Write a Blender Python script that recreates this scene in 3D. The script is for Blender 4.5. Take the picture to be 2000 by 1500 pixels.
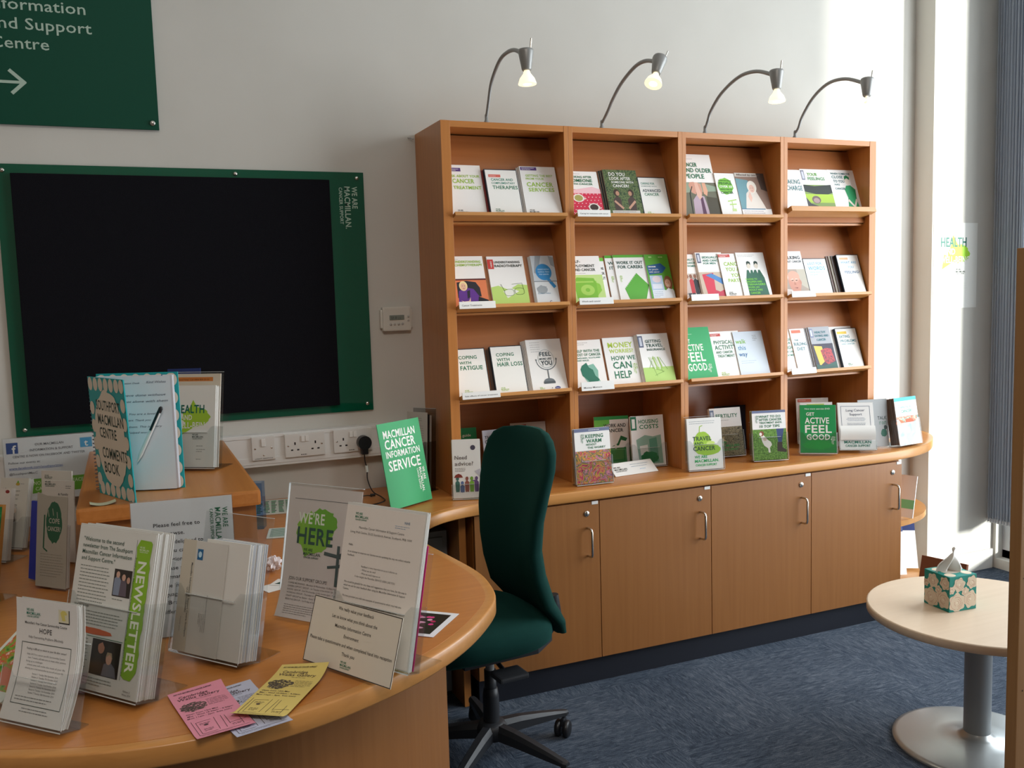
import bpy, bmesh, math, random
from mathutils import Vector, Matrix
random.seed(7)
S = bpy.context.scene
COL = S.collection
for o in list(bpy.data.objects): bpy.data.objects.remove(o)
rad = math.radians

# ---------------------------------------------------------------- camera, world, lights, exposure
cam_d = bpy.data.cameras.new('camera'); cam = bpy.data.objects.new('camera', cam_d); COL.objects.link(cam)
S.camera = cam
def cam_matrix(loc, yaw, pitch, roll):
    y, p, r = rad(yaw), rad(pitch), rad(roll)
    f = Vector((math.sin(y)*math.cos(p), math.cos(y)*math.cos(p), math.sin(p)))
    rt = Vector((math.cos(y), -math.sin(y), 0)); up = rt.cross(f)
    r2 = math.cos(r)*rt + math.sin(r)*up; u2 = -math.sin(r)*rt + math.cos(r)*up
    m = Matrix((r2, u2, -f)).transposed().to_4x4(); m.translation = Vector(loc)
    return m
cam.matrix_world = cam_matrix((-1.0632, -3.3989, 1.4789), 22.9043, -5.6077, -1.6854)
cam_d.sensor_width = 36; cam_d.lens = 36*1776.7/2000; cam_d.clip_start = .02; cam_d.clip_end = 200

W = bpy.data.worlds.new('sky'); S.world = W; W.use_nodes = True
nt = W.node_tree; nt.nodes.clear()
wo = nt.nodes.new('ShaderNodeOutputWorld'); bg = nt.nodes.new('ShaderNodeBackground')
bg.inputs[0].default_value = (.80, .90, 1.0, 1); bg.inputs[1].default_value = 1.6
nt.links.new(bg.outputs[0], wo.inputs[0])

def area(name, loc, rot, sx, sy, power, colr):
    l = bpy.data.lights.new(name, 'AREA'); l.shape = 'RECTANGLE'; l.size = sx; l.size_y = sy
    l.energy = power; l.color = colr
    o = bpy.data.objects.new(name, l); o.location = loc; o.rotation_euler = rot; COL.objects.link(o); return o
# daylight through the tall window in the right-hand wall
area('window_daylight', (2.84, -1.95, 1.75), (0, rad(90), 0), 2.6, 2.5, 132, (.90, .96, 1.0))
# soft fill added overhead behind the camera to lift the desk papers
area('overhead_fill_light', (-1.0, -4.2, 3.8), (0, 0, 0), 1.2, 1.2, 67, (1.0, .90, .80))
sun_d = bpy.data.lights.new('sun', 'SUN'); sun_d.energy = 9; sun_d.angle = rad(7); sun_d.color = (1, .97, .92)
sun = bpy.data.objects.new('sun', sun_d); COL.objects.link(sun)
sun.rotation_euler = Vector((-1, 1.4, -.34)).to_track_quat('-Z', 'Y').to_euler()
S.view_settings.view_transform = 'Standard'; S.view_settings.look = 'None'
S.view_settings.exposure = -0.1; S.view_settings.gamma = 1; S.view_settings.use_curve_mapping = False

# ---------------------------------------------------------------- materials
def lin(c):
    if isinstance(c, str):
        c = c.lstrip('#'); c = [int(c[i:i+2], 16)/255 for i in (0, 2, 4)]
        c = [x/12.92 if x <= .04045 else ((x+.055)/1.055)**2.4 for x in c]
    return (c[0], c[1], c[2], 1)
MC = {}
def mat(col, rough=.55, metal=0, spec=.4, name=None, coat=0):
    k = (col if isinstance(col, str) else tuple(col), rough, metal, spec, coat)
    if k in MC: return MC[k]
    m = bpy.data.materials.new(name or 'plain'); m.use_nodes = True
    b = m.node_tree.nodes['Principled BSDF']
    b.inputs['Base Color'].default_value = lin(col); b.inputs['Roughness'].default_value = rough
    b.inputs['Metallic'].default_value = metal; b.inputs['Specular IOR Level'].default_value = spec
    if coat: b.inputs['Coat Weight'].default_value = coat
    MC[k] = m; return m
def nodes(name):
    m = bpy.data.materials.new(name); m.use_nodes = True
    return m, m.node_tree, m.node_tree.nodes['Principled BSDF']
def noise_mat(name, cols, scale=(30, 30, 30), detail=4, rough=.55, bump=0, dist=0, pos=None, spec=.4, coat=0, big=0):
    m, t, b = nodes(name)
    tc = t.nodes.new('ShaderNodeTexCoord'); mp = t.nodes.new('ShaderNodeMapping')
    mp.inputs['Scale'].default_value = scale if isinstance(scale, (tuple, list)) else (scale,)*3
    n = t.nodes.new('ShaderNodeTexNoise'); n.inputs['Detail'].default_value = detail; n.inputs['Scale'].default_value = 1
    n.inputs['Distortion'].default_value = dist
    r = t.nodes.new('ShaderNodeValToRGB'); e = r.color_ramp.elements
    N = len(cols)
    pos = pos or [.32 + .36*i/(N-1) for i in range(N)]
    e[0].color = lin(cols[0]); e[0].position = pos[0]; e[1].color = lin(cols[-1]); e[1].position = pos[-1]
    for i in range(1, N-1):
        q = e.new(pos[i]); q.color = lin(cols[i])
    L = t.links.new
    L(tc.outputs['Object'], mp.inputs[0]); L(mp.outputs[0], n.inputs[0]); L(n.outputs[0], r.inputs[0]); L(r.outputs[0], b.inputs['Base Color'])
    b.inputs['Roughness'].default_value = rough; b.inputs['Specular IOR Level'].default_value = spec
    if coat: b.inputs['Coat Weight'].default_value = coat; b.inputs['Coat Roughness'].default_value = .25
    if bump:
        bp = t.nodes.new('ShaderNodeBump'); bp.inputs['Strength'].default_value = bump; bp.inputs['Distance'].default_value = .002
        L(n.outputs[0], bp.inputs['Height']); L(bp.outputs[0], b.inputs['Normal'])
    return m
def wood(name, c1, c2, axis, rough=.38, coat=.25):
    s = [70, 70, 70]; s['xyz'.index(axis)] = 2.2
    return noise_mat(name, [c1, c2], tuple(s), 5, rough, .03, .4, [.25, .75], coat=coat)
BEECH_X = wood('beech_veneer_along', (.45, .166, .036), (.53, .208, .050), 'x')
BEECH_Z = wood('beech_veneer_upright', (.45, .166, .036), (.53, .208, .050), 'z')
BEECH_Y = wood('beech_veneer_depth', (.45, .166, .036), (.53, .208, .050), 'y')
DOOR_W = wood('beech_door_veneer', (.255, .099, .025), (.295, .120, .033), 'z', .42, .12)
LIP_W = wood('beech_lipping', (.49, .215, .055), (.56, .258, .072), 'x', .35)
BOARD_W = wood('beech_board', (.33, .118, .034), (.37, .138, .044), 'x', .33, .3)
TABLE_W = wood('pale_beech_laminate', (.62, .485, .355), (.66, .525, .39), 'x', .40, .1)
PINE = wood('varnished_pine', (.30, .15, .055), (.38, .20, .075), 'z', .45)
WALL = noise_mat('wall_paint', [(.585, .57, .525), (.615, .60, .555)], 3, 3, .85, 0, spec=.2)
PIERM = noise_mat('pier_paint', [(.59, .58, .54), (.62, .61, .57)], 3, 3, .85, 0, spec=.2)
CEIL = mat((.78, .77, .74), .9, name='ceiling_paint')
WHITEP = mat((.74, .74, .72), .35, name='white_plastic')
BLACKP = mat((.012, .012, .014), .35, name='black_plastic')
CHAIRP = mat((.02, .022, .026), .45, name='dark_chair_plastic')
STEEL = mat((.62, .60, .56), .25, 1, name='brushed_steel')
DSTEEL = mat((.30, .30, .29), .4, .35, name='satin_grey_metal')
GREYMET = mat((.30, .32, .33), .45, .3, name='grey_enamel')
KICK = mat((.012, .014, .022), .5, name='dark_plinth_laminate')
PAPER = mat((.80, .79, .76), .6, name='white_paper')
CREAM = mat((.72, .68, .60), .65, name='cream_paper')
PAGES = noise_mat('page_edges', [(.55, .54, .52), (.82, .81, .78)], (2, 500, 2), 2, .8)
def acrylic(name, tint=(.95, .96, .96), gl=.09):
    m = bpy.data.materials.new(name); m.use_nodes = True; t = m.node_tree; t.nodes.clear()
    o = t.nodes.new('ShaderNodeOutputMaterial'); mx = t.nodes.new('ShaderNodeMixShader'); tr = t.nodes.new('ShaderNodeBsdfTransparent')
    g = t.nodes.new('ShaderNodeBsdfGlossy'); g.inputs['Roughness'].default_value = .06; lw = t.nodes.new('ShaderNodeLayerWeight'); lw.inputs[0].default_value = .5; pw = t.nodes.new('ShaderNodeMath'); pw.operation = 'POWER'; pw.inputs[1].default_value = 3.5
    fr = t.nodes.new('ShaderNodeMath'); fr.operation = 'MULTIPLY_ADD'; fr.inputs[1].default_value = .55; fr.inputs[2].default_value = gl*.4
    t.links.new(lw.outputs['Facing'], pw.inputs[0]); t.links.new(pw.outputs[0], fr.inputs[0])
    tr.inputs[0].default_value = (*tint, 1); g.inputs[0].default_value = (.9, .93, .95, 1)
    t.links.new(fr.outputs[0], mx.inputs[0]); t.links.new(tr.outputs[0], mx.inputs[1]); t.links.new(g.outputs[0], mx.inputs[2]); t.links.new(mx.outputs[0], o.inputs[0])
    return m
ACR = acrylic('clear_acrylic'); ACRG = acrylic('smoky_acrylic', (.68, .69, .69)); GLASS = acrylic('window_glass', (.97, .99, .98))
ACRE = mat((.62, .66, .66), .15, name='acrylic_edge')
def fabric(name, c1, c2, sc=900):
    m = noise_mat(name, [c1, c2], sc, 2, .95, .25, spec=.12); b = m.node_tree.nodes['Principled BSDF']
    b.inputs['Sheen Weight'].default_value = .12; b.inputs['Sheen Roughness'].default_value = .5; b.inputs['Sheen Tint'].default_value = (.1, .5, .4, 1)
    return m
CHAIRF = fabric('dark_green_wool', (.002, .020, .017), (.003, .032, .028))
FELT = fabric('black_felt', (.004, .004, .006), (.008, .008, .011), 600)
FELT.node_tree.nodes['Principled BSDF'].inputs['Sheen Weight'].default_value = 0
PERSPEX = mat((.004, .085, .045), .06, spec=.5, name='green_perspex')
SIGNG = mat((.004, .062, .036), .5, spec=.15, name='sign_green')

# ---------------------------------------------------------------- mesh helpers
class MB:
    def __init__(s): s.v = []; s.f = []; s.m = []; s.sm = []
    def add(s, vs, fs, mi=0, smooth=False, M=None):
        n = len(s.v); s.v += [tuple(M @ Vector(v)) if M else tuple(v) for v in vs]
        for f in fs: s.f.append([n+i for i in f]); s.m.append(mi); s.sm.append(smooth)
        return s
    def box(s, a, b, mi=0, M=None):
        x0, y0, z0 = a; x1, y1, z1 = b
        return s.add([(x0,y0,z0),(x1,y0,z0),(x1,y1,z0),(x0,y1,z0),(x0,y0,z1),(x1,y0,z1),(x1,y1,z1),(x0,y1,z1)],
                     [(0,3,2,1),(4,5,6,7),(0,1,5,4),(1,2,6,5),(2,3,7,6),(3,0,4,7)], mi, False, M)
    def bbox(s, a, b, r=.003, mi=0, M=None):          # box with chamfered edges
        bm = bmesh.new(); bmesh.ops.create_cube(bm, size=1)
        for v in bm.verts:
            v.co = Vector([(a[i]+b[i])/2 + v.co[i]*(b[i]-a[i]) for i in range(3)])
        r = min(r, min(abs(b[i]-a[i]) for i in range(3))*.45)
        bmesh.ops.bevel(bm, geom=bm.edges[:], offset=r, segments=2, affect='EDGES', profile=.7)
        bm.verts.index_update(); s.add([v.co[:] for v in bm.verts], [[v.index for v in f.verts] for f in bm.faces], mi, False, M); bm.free()
        return s
    def prism(s, pts, z0, z1, mi=0, M=None, smooth=False):
        n = len(pts); vs = [(x, y, z0) for x, y in pts]+[(x, y, z1) for x, y in pts]
        fs = [list(range(n-1, -1, -1)), list(range(n, 2*n))]
        s.add(vs, fs, mi, False, M)
        k = len(s.v)-2*n
        for i in range(n):
            j = (i+1) % n; s.f.append([k+i, k+j, k+n+j, k+n+i]); s.m.append(mi); s.sm.append(smooth)
        return s
    def tube(s, pts, r, n=10, mi=0, M=None, cap=True):
        P = [Vector(p) for p in pts]; rs = r if isinstance(r, (list, tuple)) else [r]*len(P)
        vs = []; up = None
        for i, p in enumerate(P):
            t = (P[min(i+1, len(P)-1)]-P[max(i-1, 0)]).normalized()
            if up is None: up = Vector((0, 0, 1)) if abs(t.z) < .9 else Vector((1, 0, 0))
            a = t.cross(up).normalized(); up = a.cross(t).normalized()
            for k in range(n):
                an = 2*math.pi*k/n; vs.append(p+(a*math.cos(an)+up*math.sin(an))*rs[i])
        fs = [(i*n+k, i*n+(k+1) % n, (i+1)*n+(k+1) % n, (i+1)*n+k) for i in range(len(P)-1) for k in range(n)]
        s.add(vs, fs, mi, True, M)
        if cap: s.add([vs[k] for k in range(n)], [list(range(n-1, -1, -1))], mi, False, M); s.add(vs[-n:], [list(range(n))], mi, False, M)
        return s
    def lathe(s, prof, n=32, mi=0, M=None, smooth=True):
        vs = []
        for r, z in prof:
            for k in range(n): a = 2*math.pi*k/n; vs.append((r*math.cos(a), r*math.sin(a), z))
        fs = [(i*n+k, i*n+(k+1) % n, (i+1)*n+(k+1) % n, (i+1)*n+k) for i in range(len(prof)-1) for k in range(n)]
        s.add(vs, fs, mi, smooth, M)
        s.add(vs[:n], [list(range(n-1, -1, -1))], mi, False, M); s.add(vs[-n:], [list(range(n))], mi, False, M)
        return s
    def grid(s, fn, nu, nv, mi=0, smooth=True, M=None):
        vs = [fn(i/nu, j/nv) for j in range(nv+1) for i in range(nu+1)]
        fs = [(j*(nu+1)+i, j*(nu+1)+i+1, (j+1)*(nu+1)+i+1, (j+1)*(nu+1)+i) for j in range(nv) for i in range(nu)]
        return s.add(vs, fs, mi, smooth, M)
    def build(s, name, mats, parent=None, loc=None, rot=None, label=None):
        me = bpy.data.meshes.new(name); me.from_pydata(s.v, [], s.f)
        for m in (mats if isinstance(mats, (list, tuple)) else [mats]): me.materials.append(m)
        me.polygons.foreach_set('material_index', s.m); me.polygons.foreach_set('use_smooth', s.sm); me.update()
        o = bpy.data.objects.new(name, me); COL.objects.link(o)
        if parent: o.parent = parent
        if loc is not None: o.location = loc
        if rot is not None: o.rotation_euler = rot
        if label: o['label'] = label
        return o
def tag(o, label, cat, group=None, kind=None):
    o['label'] = label; o['category'] = cat
    if group: o['group'] = group
    if kind: o['kind'] = kind
    return o
def empty(name, loc=(0, 0, 0), rot=(0, 0, 0)):
    o = bpy.data.objects.new(name, None); o.empty_display_size = .05; COL.objects.link(o); o.location = loc; o.rotation_euler = rot
    return o
def struct(name, mb, m, parent=None):
    o = mb.build(name, m, parent); o['kind'] = 'structure'; return o
def pose(o, bl, yaw, tilt=0):
    o.matrix_world = Matrix.Translation(Vector(bl)) @ Matrix.Rotation(rad(yaw), 4, 'Z') @ Matrix.Rotation(-rad(tilt), 4, 'X'); return o
def smooth_path(pts, n=6, closed=False):
    P = [Vector(p) for p in pts]; out = []; N = len(P)
    rng = range(N if closed else N-1)
    for i in rng:
        if closed: a, b, c, d = P[(i-1) % N], P[i], P[(i+1) % N], P[(i+2) % N]
        else: a, b, c, d = P[max(i-1, 0)], P[i], P[i+1], P[min(i+2, N-1)]
        for k in range(n):
            t = k/n; out.append(.5*((2*b)+(c-a)*t+(2*a-5*b+4*c-d)*t*t+(3*b-a-3*c+d)*t**3))
    if not closed: out.append(P[-1])
    return out

# ---------------------------------------------------------------- lettering and cover art
TX = {}
def text_mesh(txt, bold, shear=0):
    k = (txt, bold, shear)
    if k in TX: return TX[k]
    c = bpy.data.curves.new('t', 'FONT'); c.body = txt; c.size = 1; c.resolution_u = 2; c.offset = .019*bold; c.shear = shear
    c.space_character = 1+.06*bold
    o = bpy.data.objects.new('t', c); me = bpy.data.meshes.new_from_object(o)
    vs = [(v.co.x, v.co.y) for v in me.vertices]; fs = [tuple(p.vertices) for p in me.polygons]
    bpy.data.objects.remove(o); bpy.data.meshes.remove(me); bpy.data.curves.remove(c)
    xs = [v[0] for v in vs] or [0, 1]
    TX[k] = (vs, fs, min(xs), max(xs)); return TX[k]
class Art:
    """flat print in millimetres from the lower left corner of the face it is printed on"""
    def __init__(s, w=148, h=210): s.w, s.h = w, h; s.pic = []; s.txt = []
    def t(s, txt, x, y, hc, col, w=None, rot=0, b=1, sh=0):
        vs, fs, a, z = text_mesh(txt, b, sh); sy = hc/.72; sx = (w/(z-a)) if w else sy
        if rot: cr, sr = math.cos(rad(rot)), math.sin(rad(rot))
        out = []
        for X, Y in vs:
            X = (X-a)*sx; Y = Y*sy
            if rot: X, Y = X*cr-Y*sr, X*sr+Y*cr
            out.append((x+X, y+Y))
        s.txt.append((out, fs, col)); return s
    def ctr(s, txt, y, hc, col, w, b=1, cx=None, rot=0):
        cx = s.w/2 if cx is None else cx; return s.t(txt, cx-w/2, y, hc, col, w, rot, b)
    def lines(s, L, col):           # [(text, x, y, capheight, width)]
        for q in L: s.t(q[0], q[1], q[2], q[3], q[5] if len(q) > 5 else col, q[4])
        return s
    def p(s, pts, col): s.pic.append((pts, [tuple(range(len(pts)))], col)); return s
    def r(s, x0, y0, x1, y1, col, n=1):
        vs = []; fs = []
        for i in range(n+1): y = y0+(y1-y0)*i/n; vs += [(x0, y), (x1, y)]
        for i in range(n): fs.append((2*i, 2*i+1, 2*i+3, 2*i+2))
        s.pic.append((vs, fs, col)); return s
    def e(s, cx, cy, rx, ry, col, n=20, a0=0, a1=360):
        pts = [(cx+rx*math.cos(rad(a0+(a1-a0)*i/n)), cy+ry*math.sin(rad(a0+(a1-a0)*i/n))) for i in range(n if a1-a0 == 360 else n+1)]
        return s.p(pts, col)
    def ln(s, x0, y0, x1, y1, wd, col):
        d = Vector((x1-x0, y1-y0)); l = d.length or 1; nx, ny = -d.y/l*wd/2, d.x/l*wd/2
        return s.p([(x0+nx, y0+ny), (x1+nx, y1+ny), (x1-nx, y1-ny), (x0-nx, y0-ny)], col)
    def blob(s, cx, cy, rx, ry, col, seed=1, n=26, k=.14):
        rn = random.Random(seed)
        return s.p([(cx+rx*(1+rn.uniform(-k, k))*math.cos(2*math.pi*i/n), cy+ry*(1+rn.uniform(-k, k))*math.sin(2*math.pi*i/n)) for i in range(n)], col)
    def frame(s, x0, y0, x1, y1, wd, col, n=1):
        s.r(x0, y0, x0+wd, y1, col, n); s.r(x1-wd, y0, x1, y1, col, n); s.r(x0+wd, y0, x1-wd, y0+wd, col); s.r(x0+wd, y1-wd, x1-wd, y1, col); return s
    def small(s, x, y, w, n, step, col, hc=1.6, seed=3, centre=False):   # rows of print too fine to read, word by word
        rn = random.Random(seed); V_ = []; F_ = []
        for i in range(n):
            ww = w*(rn.uniform(.55, .95) if (centre or i == n-1) else rn.uniform(.88, 1)); X = x+(w-ww)/2 if centre else x; end = X+ww
            while X < end:
                l = min(rn.uniform(2.5, 9), end-X); k = len(V_); Y = y-i*step
                V_ += [(X, Y), (X+l, Y), (X+l, Y+hc), (X, Y+hc)]; F_.append((k, k+1, k+2, k+3)); X += l+1.3
        s.pic.append((V_, F_, col)); return s
    def mac(s, x, y, sc, col=None, rot=0):   # the charity's three-line mark, about 30*sc wide
        col = col or '#17694a'; L = [('WE ARE', 0, 7.2, 3, 12), ('MACMILLAN.', 0, 3, 3.2, 23), ('CANCER SUPPORT', .5, 0, 1.9, 20)]
        cr, sr = math.cos(rad(rot)), math.sin(rad(rot))
        for tx, dx, dy, hc, w in L:
            s.t(tx, x+(dx*cr-dy*sr)*sc, y+(dx*sr+dy*cr)*sc, hc*sc, col, w*sc, rot)
        return s
    def build(s, parent, warp=None, off=.0004):
        step = min(.00005, .0008/max(1, len(s.pic)))
        for items, nm, base in ((s.pic, 'cover_picture', 0), (s.txt, 'title_lettering', len(s.pic))):
            if not items: continue
            mb = MB(); ms = []
            for i, (vs, fs, col) in enumerate(items):
                m = col if isinstance(col, bpy.types.Material) else mat(col, .5, name='print_ink')
                if m not in ms: ms.append(m)
                d = -(off+step*(i if nm == 'cover_picture' else len(s.pic)+2)+(.00001*i if nm == 'title_lettering' else 0))
                mb.add([(x/1000, d+(warp(x/1000, y/1000) if warp else 0), y/1000) for x, y in vs], fs, ms.index(m))
            mb.build(nm, ms, parent)
        return s

# ================================================================ THE ROOM
XL, XR, YB, HC = -3.4, 3.0, -6.2, 3.9
m, t, b = nodes('blue_grey_carpet')
L = t.links.new
tc = t.nodes.new('ShaderNodeTexCoord')
def nmap(sx, sy, dist=.6, det=4):
    mp = t.nodes.new('ShaderNodeMapping'); mp.inputs['Scale'].default_value = (sx, sy, 1); mp.inputs['Rotation'].default_value = (0, 0, rad(2))
    n = t.nodes.new('ShaderNodeTexNoise'); n.inputs['Scale'].default_value = 1; n.inputs['Detail'].default_value = det; n.inputs['Distortion'].default_value = dist
    L(tc.outputs['Object'], mp.inputs[0]); L(mp.outputs[0], n.inputs[0]); return n
na, nb, nf, nl = nmap(20, 105, 1.4), nmap(105, 20, 1.4), nmap(420, 420, 0, 2), nmap(1.6, 1.6)
ck = t.nodes.new('ShaderNodeTexChecker'); ck.inputs['Scale'].default_value = 2.0; ck.inputs[1].default_value = (0, 0, 0, 1); ck.inputs[2].default_value = (1, 1, 1, 1)
L(tc.outputs['Object'], ck.inputs[0])
mx = t.nodes.new('ShaderNodeMix'); mx.data_type = 'FLOAT'; L(ck.outputs['Fac'], mx.inputs[0]); L(na.outputs[0], mx.inputs[2]); L(nb.outputs[0], mx.inputs[3])
ad = t.nodes.new('ShaderNodeMath'); ad.operation = 'ADD'; L(mx.outputs[0], ad.inputs[0]); L(nf.outputs[0], ad.inputs[1])
ad2 = t.nodes.new('ShaderNodeMath'); ad2.operation = 'MULTIPLY_ADD'; L(nl.outputs[0], ad2.inputs[0]); ad2.inputs[1].default_value = .5; L(ad.outputs[0], ad2.inputs[2])
ad = ad2
rp = t.nodes.new('ShaderNodeValToRGB'); rp.color_ramp.elements[0].position = .0; rp.color_ramp.elements[1].position = 1
mr = t.nodes.new('ShaderNodeMapRange'); mr.inputs[1].default_value = .9; mr.inputs[2].default_value = 1.6; L(ad.outputs[0], mr.inputs[0]); L(mr.outputs[0], rp.inputs[0])
rp.color_ramp.elements[0].color = lin((.018, .026, .042)); rp.color_ramp.elements[1].color = lin((.15, .175, .215))
q = rp.color_ramp.elements.new(.45); q.color = lin((.052, .070, .100))
L(rp.outputs[0], b.inputs['Base Color']); b.inputs['Roughness'].default_value = .95; b.inputs['Specular IOR Level'].default_value = .1
bp = t.nodes.new('ShaderNodeBump'); bp.inputs['Strength'].default_value = .6; bp.inputs['Distance'].default_value = .004
L(ad.outputs[0], bp.inputs['Height']); L(bp.outputs[0], b.inputs['Normal'])
CARPET = m
struct('floor', MB().box((XL, YB, -.05), (XR, .0, 0)), CARPET)
struct('ceiling', MB().box((XL, YB, HC), (XR, 0, HC+.05)), CEIL)
struct('wall_back', MB().box((XL, 0, -.05), (XR+.2, .12, HC+.05)), WALL)
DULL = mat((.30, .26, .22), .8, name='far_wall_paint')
struct('wall_left', MB().box((XL-.1, YB, 0), (XL, 0, HC)), DULL)
struct('wall_front', MB().box((XL, YB-.1, 0), (XR, YB, HC)), DULL)
# shallow pier in the back wall beside the window
struct('trim_1', MB().box((2.545, -.115, 0), (XR, 0, HC)), PIERM)
# window wall: low sill wall, header, far end; glass in slim frames
wr = MB().box((XR, YB, 0), (XR+.15, 0, .05)).box((XR, YB, 3.75), (XR+.15, 0, HC)).box((XR, YB, .05), (XR+.15, -3.3, 3.75)).box((XR, -.135, .05), (XR+.15, 0, 3.75))
struct('wall_right', wr, PIERM)
win = struct('window_1', MB().box((XR+.05, -3.3, .05), (XR+.09, -3.26, 3.75)).box((XR+.05, -.18, .05), (XR+.09, -.135, 3.75)).box((XR+.05, -3.3, .05), (XR+.09, -.135, .09)).box((XR+.05, -3.3, 3.7), (XR+.09, -.135, 3.75)), mat((.62, .64, .66), .4, name='window_frame_paint'))
for y in (-1.2, -2.25):
    MB().box((XR+.05, y-.02, .09), (XR+.09, y+.02, 3.7)).build('window_mullion', mat((.62, .64, .66), .4), win)
for y0, y1 in ((-3.26, -2.27), (-2.23, -1.22), (-1.18, -.18)):
    MB().box((XR+.066, y0, .09), (XR+.072, y1, 3.7)).build('window_pane', GLASS, win)
struct('baseboard_back', MB().box((2.545, -.127, 0), (XR-.01, -.115, .10)), mat((.70, .69, .66), .5, name='skirting_paint'))
gm = noise_mat('outdoor_paving', [(.45, .44, .42), (.55, .54, .52)], 1, 3, .9)
struct('trim_2', MB().box((XR+.16, -14, -.3), (XR+20, 10, -.05)), gm)

# vertical blind, its slats drawn together at the corner
bl = empty('vertical_blind', (XR-.047, -.22, .25))
tag(bl, 'grey fabric vertical blind with its slats drawn together at the window corner', 'blind')
BLM = noise_mat('blind_fabric', [(.50, .52, .56), (.56, .58, .62)], (600, 600, 600), 2, .85)
_t = BLM.node_tree; _o = [n for n in _t.nodes if n.type == 'OUTPUT_MATERIAL'][0]; _tl = _t.nodes.new('ShaderNodeBsdfTranslucent'); _tl.inputs[0].default_value = (.78, .82, .88, 1)
_mx = _t.nodes.new('ShaderNodeMixShader'); _mx.inputs[0].default_value = .55; _t.links.new(_t.nodes['Principled BSDF'].outputs[0], _mx.inputs[1]); _t.links.new(_tl.outputs[0], _mx.inputs[2]); _t.links.new(_mx.outputs[0], _o.inputs[0])
MB().box((-.03, -2.9, 3.46), (.03, .13, 3.50)).build('head_rail', WHITEP, bl)
def slat(x, y, yaw, parent):
    mb = MB(); n = 6
    f = lambda u, v: ((u-.5)*.089, .006*math.cos((u-.5)*math.pi)-.003, v*3.44)
    g = lambda u, v: ((.5-u)*.089, .006*math.cos((u-.5)*math.pi)-.0036, v*3.44)
    mb.grid(f, n, 1).grid(g, n, 1)
    o = mb.build('slat', BLM, parent, (x, y, .01), (0, 0, rad(yaw)))
    MB().bbox((-.04, -.005, 0), (.04, .003, .018), .002).build('bottom_weight', mat((.55, .56, .58), .5), o)
for i in range(14):
    slat(.0+random.uniform(-.004, .004), .085-.0148*i, 8+random.uniform(-5, 5) if i else 62, bl)
for i in range(22): slat(0, -1.09-.082*i, 83, bl)  # unseen closed slats, added to cut off the sun beyond the gap
MB().tube([(.02, .09-.0148*13, .0), (-.02, .09, .0)], .0012, 6).build('bead_chain', WHITEP, bl)

# ================================================================ WALL PANELS
def screw(parent, x, z, y=-.006, r=.009):
    MB().lathe([(r, 0), (r, .004), (r*.7, .006), (.0001, .0064)], 16, M=Matrix.Translation((x, y, z)) @ Matrix.Rotation(rad(90), 4, 'X')).build('screw_cap', STEEL, parent)
sg = empty('wall_sign', (-.911, -.006, 2.0725)); tag(sg, 'large dark green sign with pale lettering and an arrow, high on the wall', 'sign')
MB().bbox((-.86, -.008, 0), (0, .0, .70), .0015).build('sign_board', SIGNG, sg)
a = Art(860, 700); GT = '#a9bfb0'
x0 = 860-(1.40-.911)*1000
for tx, zb, w in (('Macmillan Cancer', 2.4955, 432), ('Information', 2.4340, 285), ('and Support', 2.3735, 300), ('Centre', 2.3125, 170)):
    a.t(tx, x0, (zb-2.0725)*1000, 37, GT, w, 0, .35)
ay = (2.206-2.0725)*1000; ax = 860-(1.308-.911)*1000
a.r(ax-75, ay-4.5, ax-4, ay+4.5, GT); a.ln(ax-44, ay+38, ax+1, ay-3, 11, GT); a.ln(ax-40, ay-36, ax+1, ay+3, 11, GT)
e = empty('lettering', (-.86, -.008, 0)); e.parent = sg; a.build(e)
for ch in list(e.children): ch.parent = sg; ch.location = (-.86, -.008, 0)
bpy.data.objects.remove(e)
screw(sg, -.02, .022, -.008)
def print_on(parent, art, loc=(0, 0, 0), warp=None, off=.0004):
    n0 = set(parent.children); e = empty('e'); art.build(e, warp, off)
    for ch in list(e.children): ch.parent = parent; ch.location = loc
    bpy.data.objects.remove(e)

pn = empty('notice_board', (-1.417, -.004, 1.057)); tag(pn, 'big black felt notice board on a glossy green backing panel', 'notice board')
MB().bbox((0, -.006, 0), (1.2085, 0, .891), .0015).build('backing_panel', PERSPEX, pn)
MB().bbox((.045, -.022, .029), (1.0775, -.0062, .86), .002).build('felt_board', FELT, pn)
a = Art(1208, 891); a.mac(1114, 838, 6.7, '#a9c4b4', -90)
print_on(pn, a, (0, -.006, 0))
for x, z in ((.022, .87), (.748, .875), (1.182, .869), (1.185, .026), (.027, .022), (.6, .013)): screw(pn, x, z, -.006, .007)

# thermostat
th = empty('thermostat', (-.105, 0, 1.40)); tag(th, 'white wall thermostat with a small grey display', 'thermostat')
MB().bbox((-.056, -.024, -.046), (.056, 0, .046), .006).bbox((-.064, -.018, -.036), (.064, 0, .036), .008).build('housing', mat((.66, .64, .58), .4, name='cream_plastic'), th)
MB().bbox((-.030, -.0262, -.004), (.028, -.024, .014), .0008).build('display', mat((.22, .25, .22), .2, name='lcd'), th)
for i in range(4): MB().lathe([(.0045, 0), (.0045, .003), (.002, .0035)], 12, M=Matrix.Translation((-.026+.0155*i, -.024, -.02)) @ Matrix.Rotation(rad(90), 4, 'X')).build('button', mat((.45, .44, .42), .5), th)
for i in range(2): MB().lathe([(.004, 0), (.004, .003), (.002, .0035)], 12, M=Matrix.Translation((.044, -.0235, .008-.016*i)) @ Matrix.Rotation(rad(90), 4, 'X')).build('button', mat((.45, .44, .42), .5), th)
a = Art(); a.t('21.0', 12, 4, 9, '#1d211c', 22, 0, .2).t('12:35', 38, 4, 5, '#1d211c', 12, 0, .2); print_on(th, a, (-.036, -.0262, -.004), off=.0002)

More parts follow.
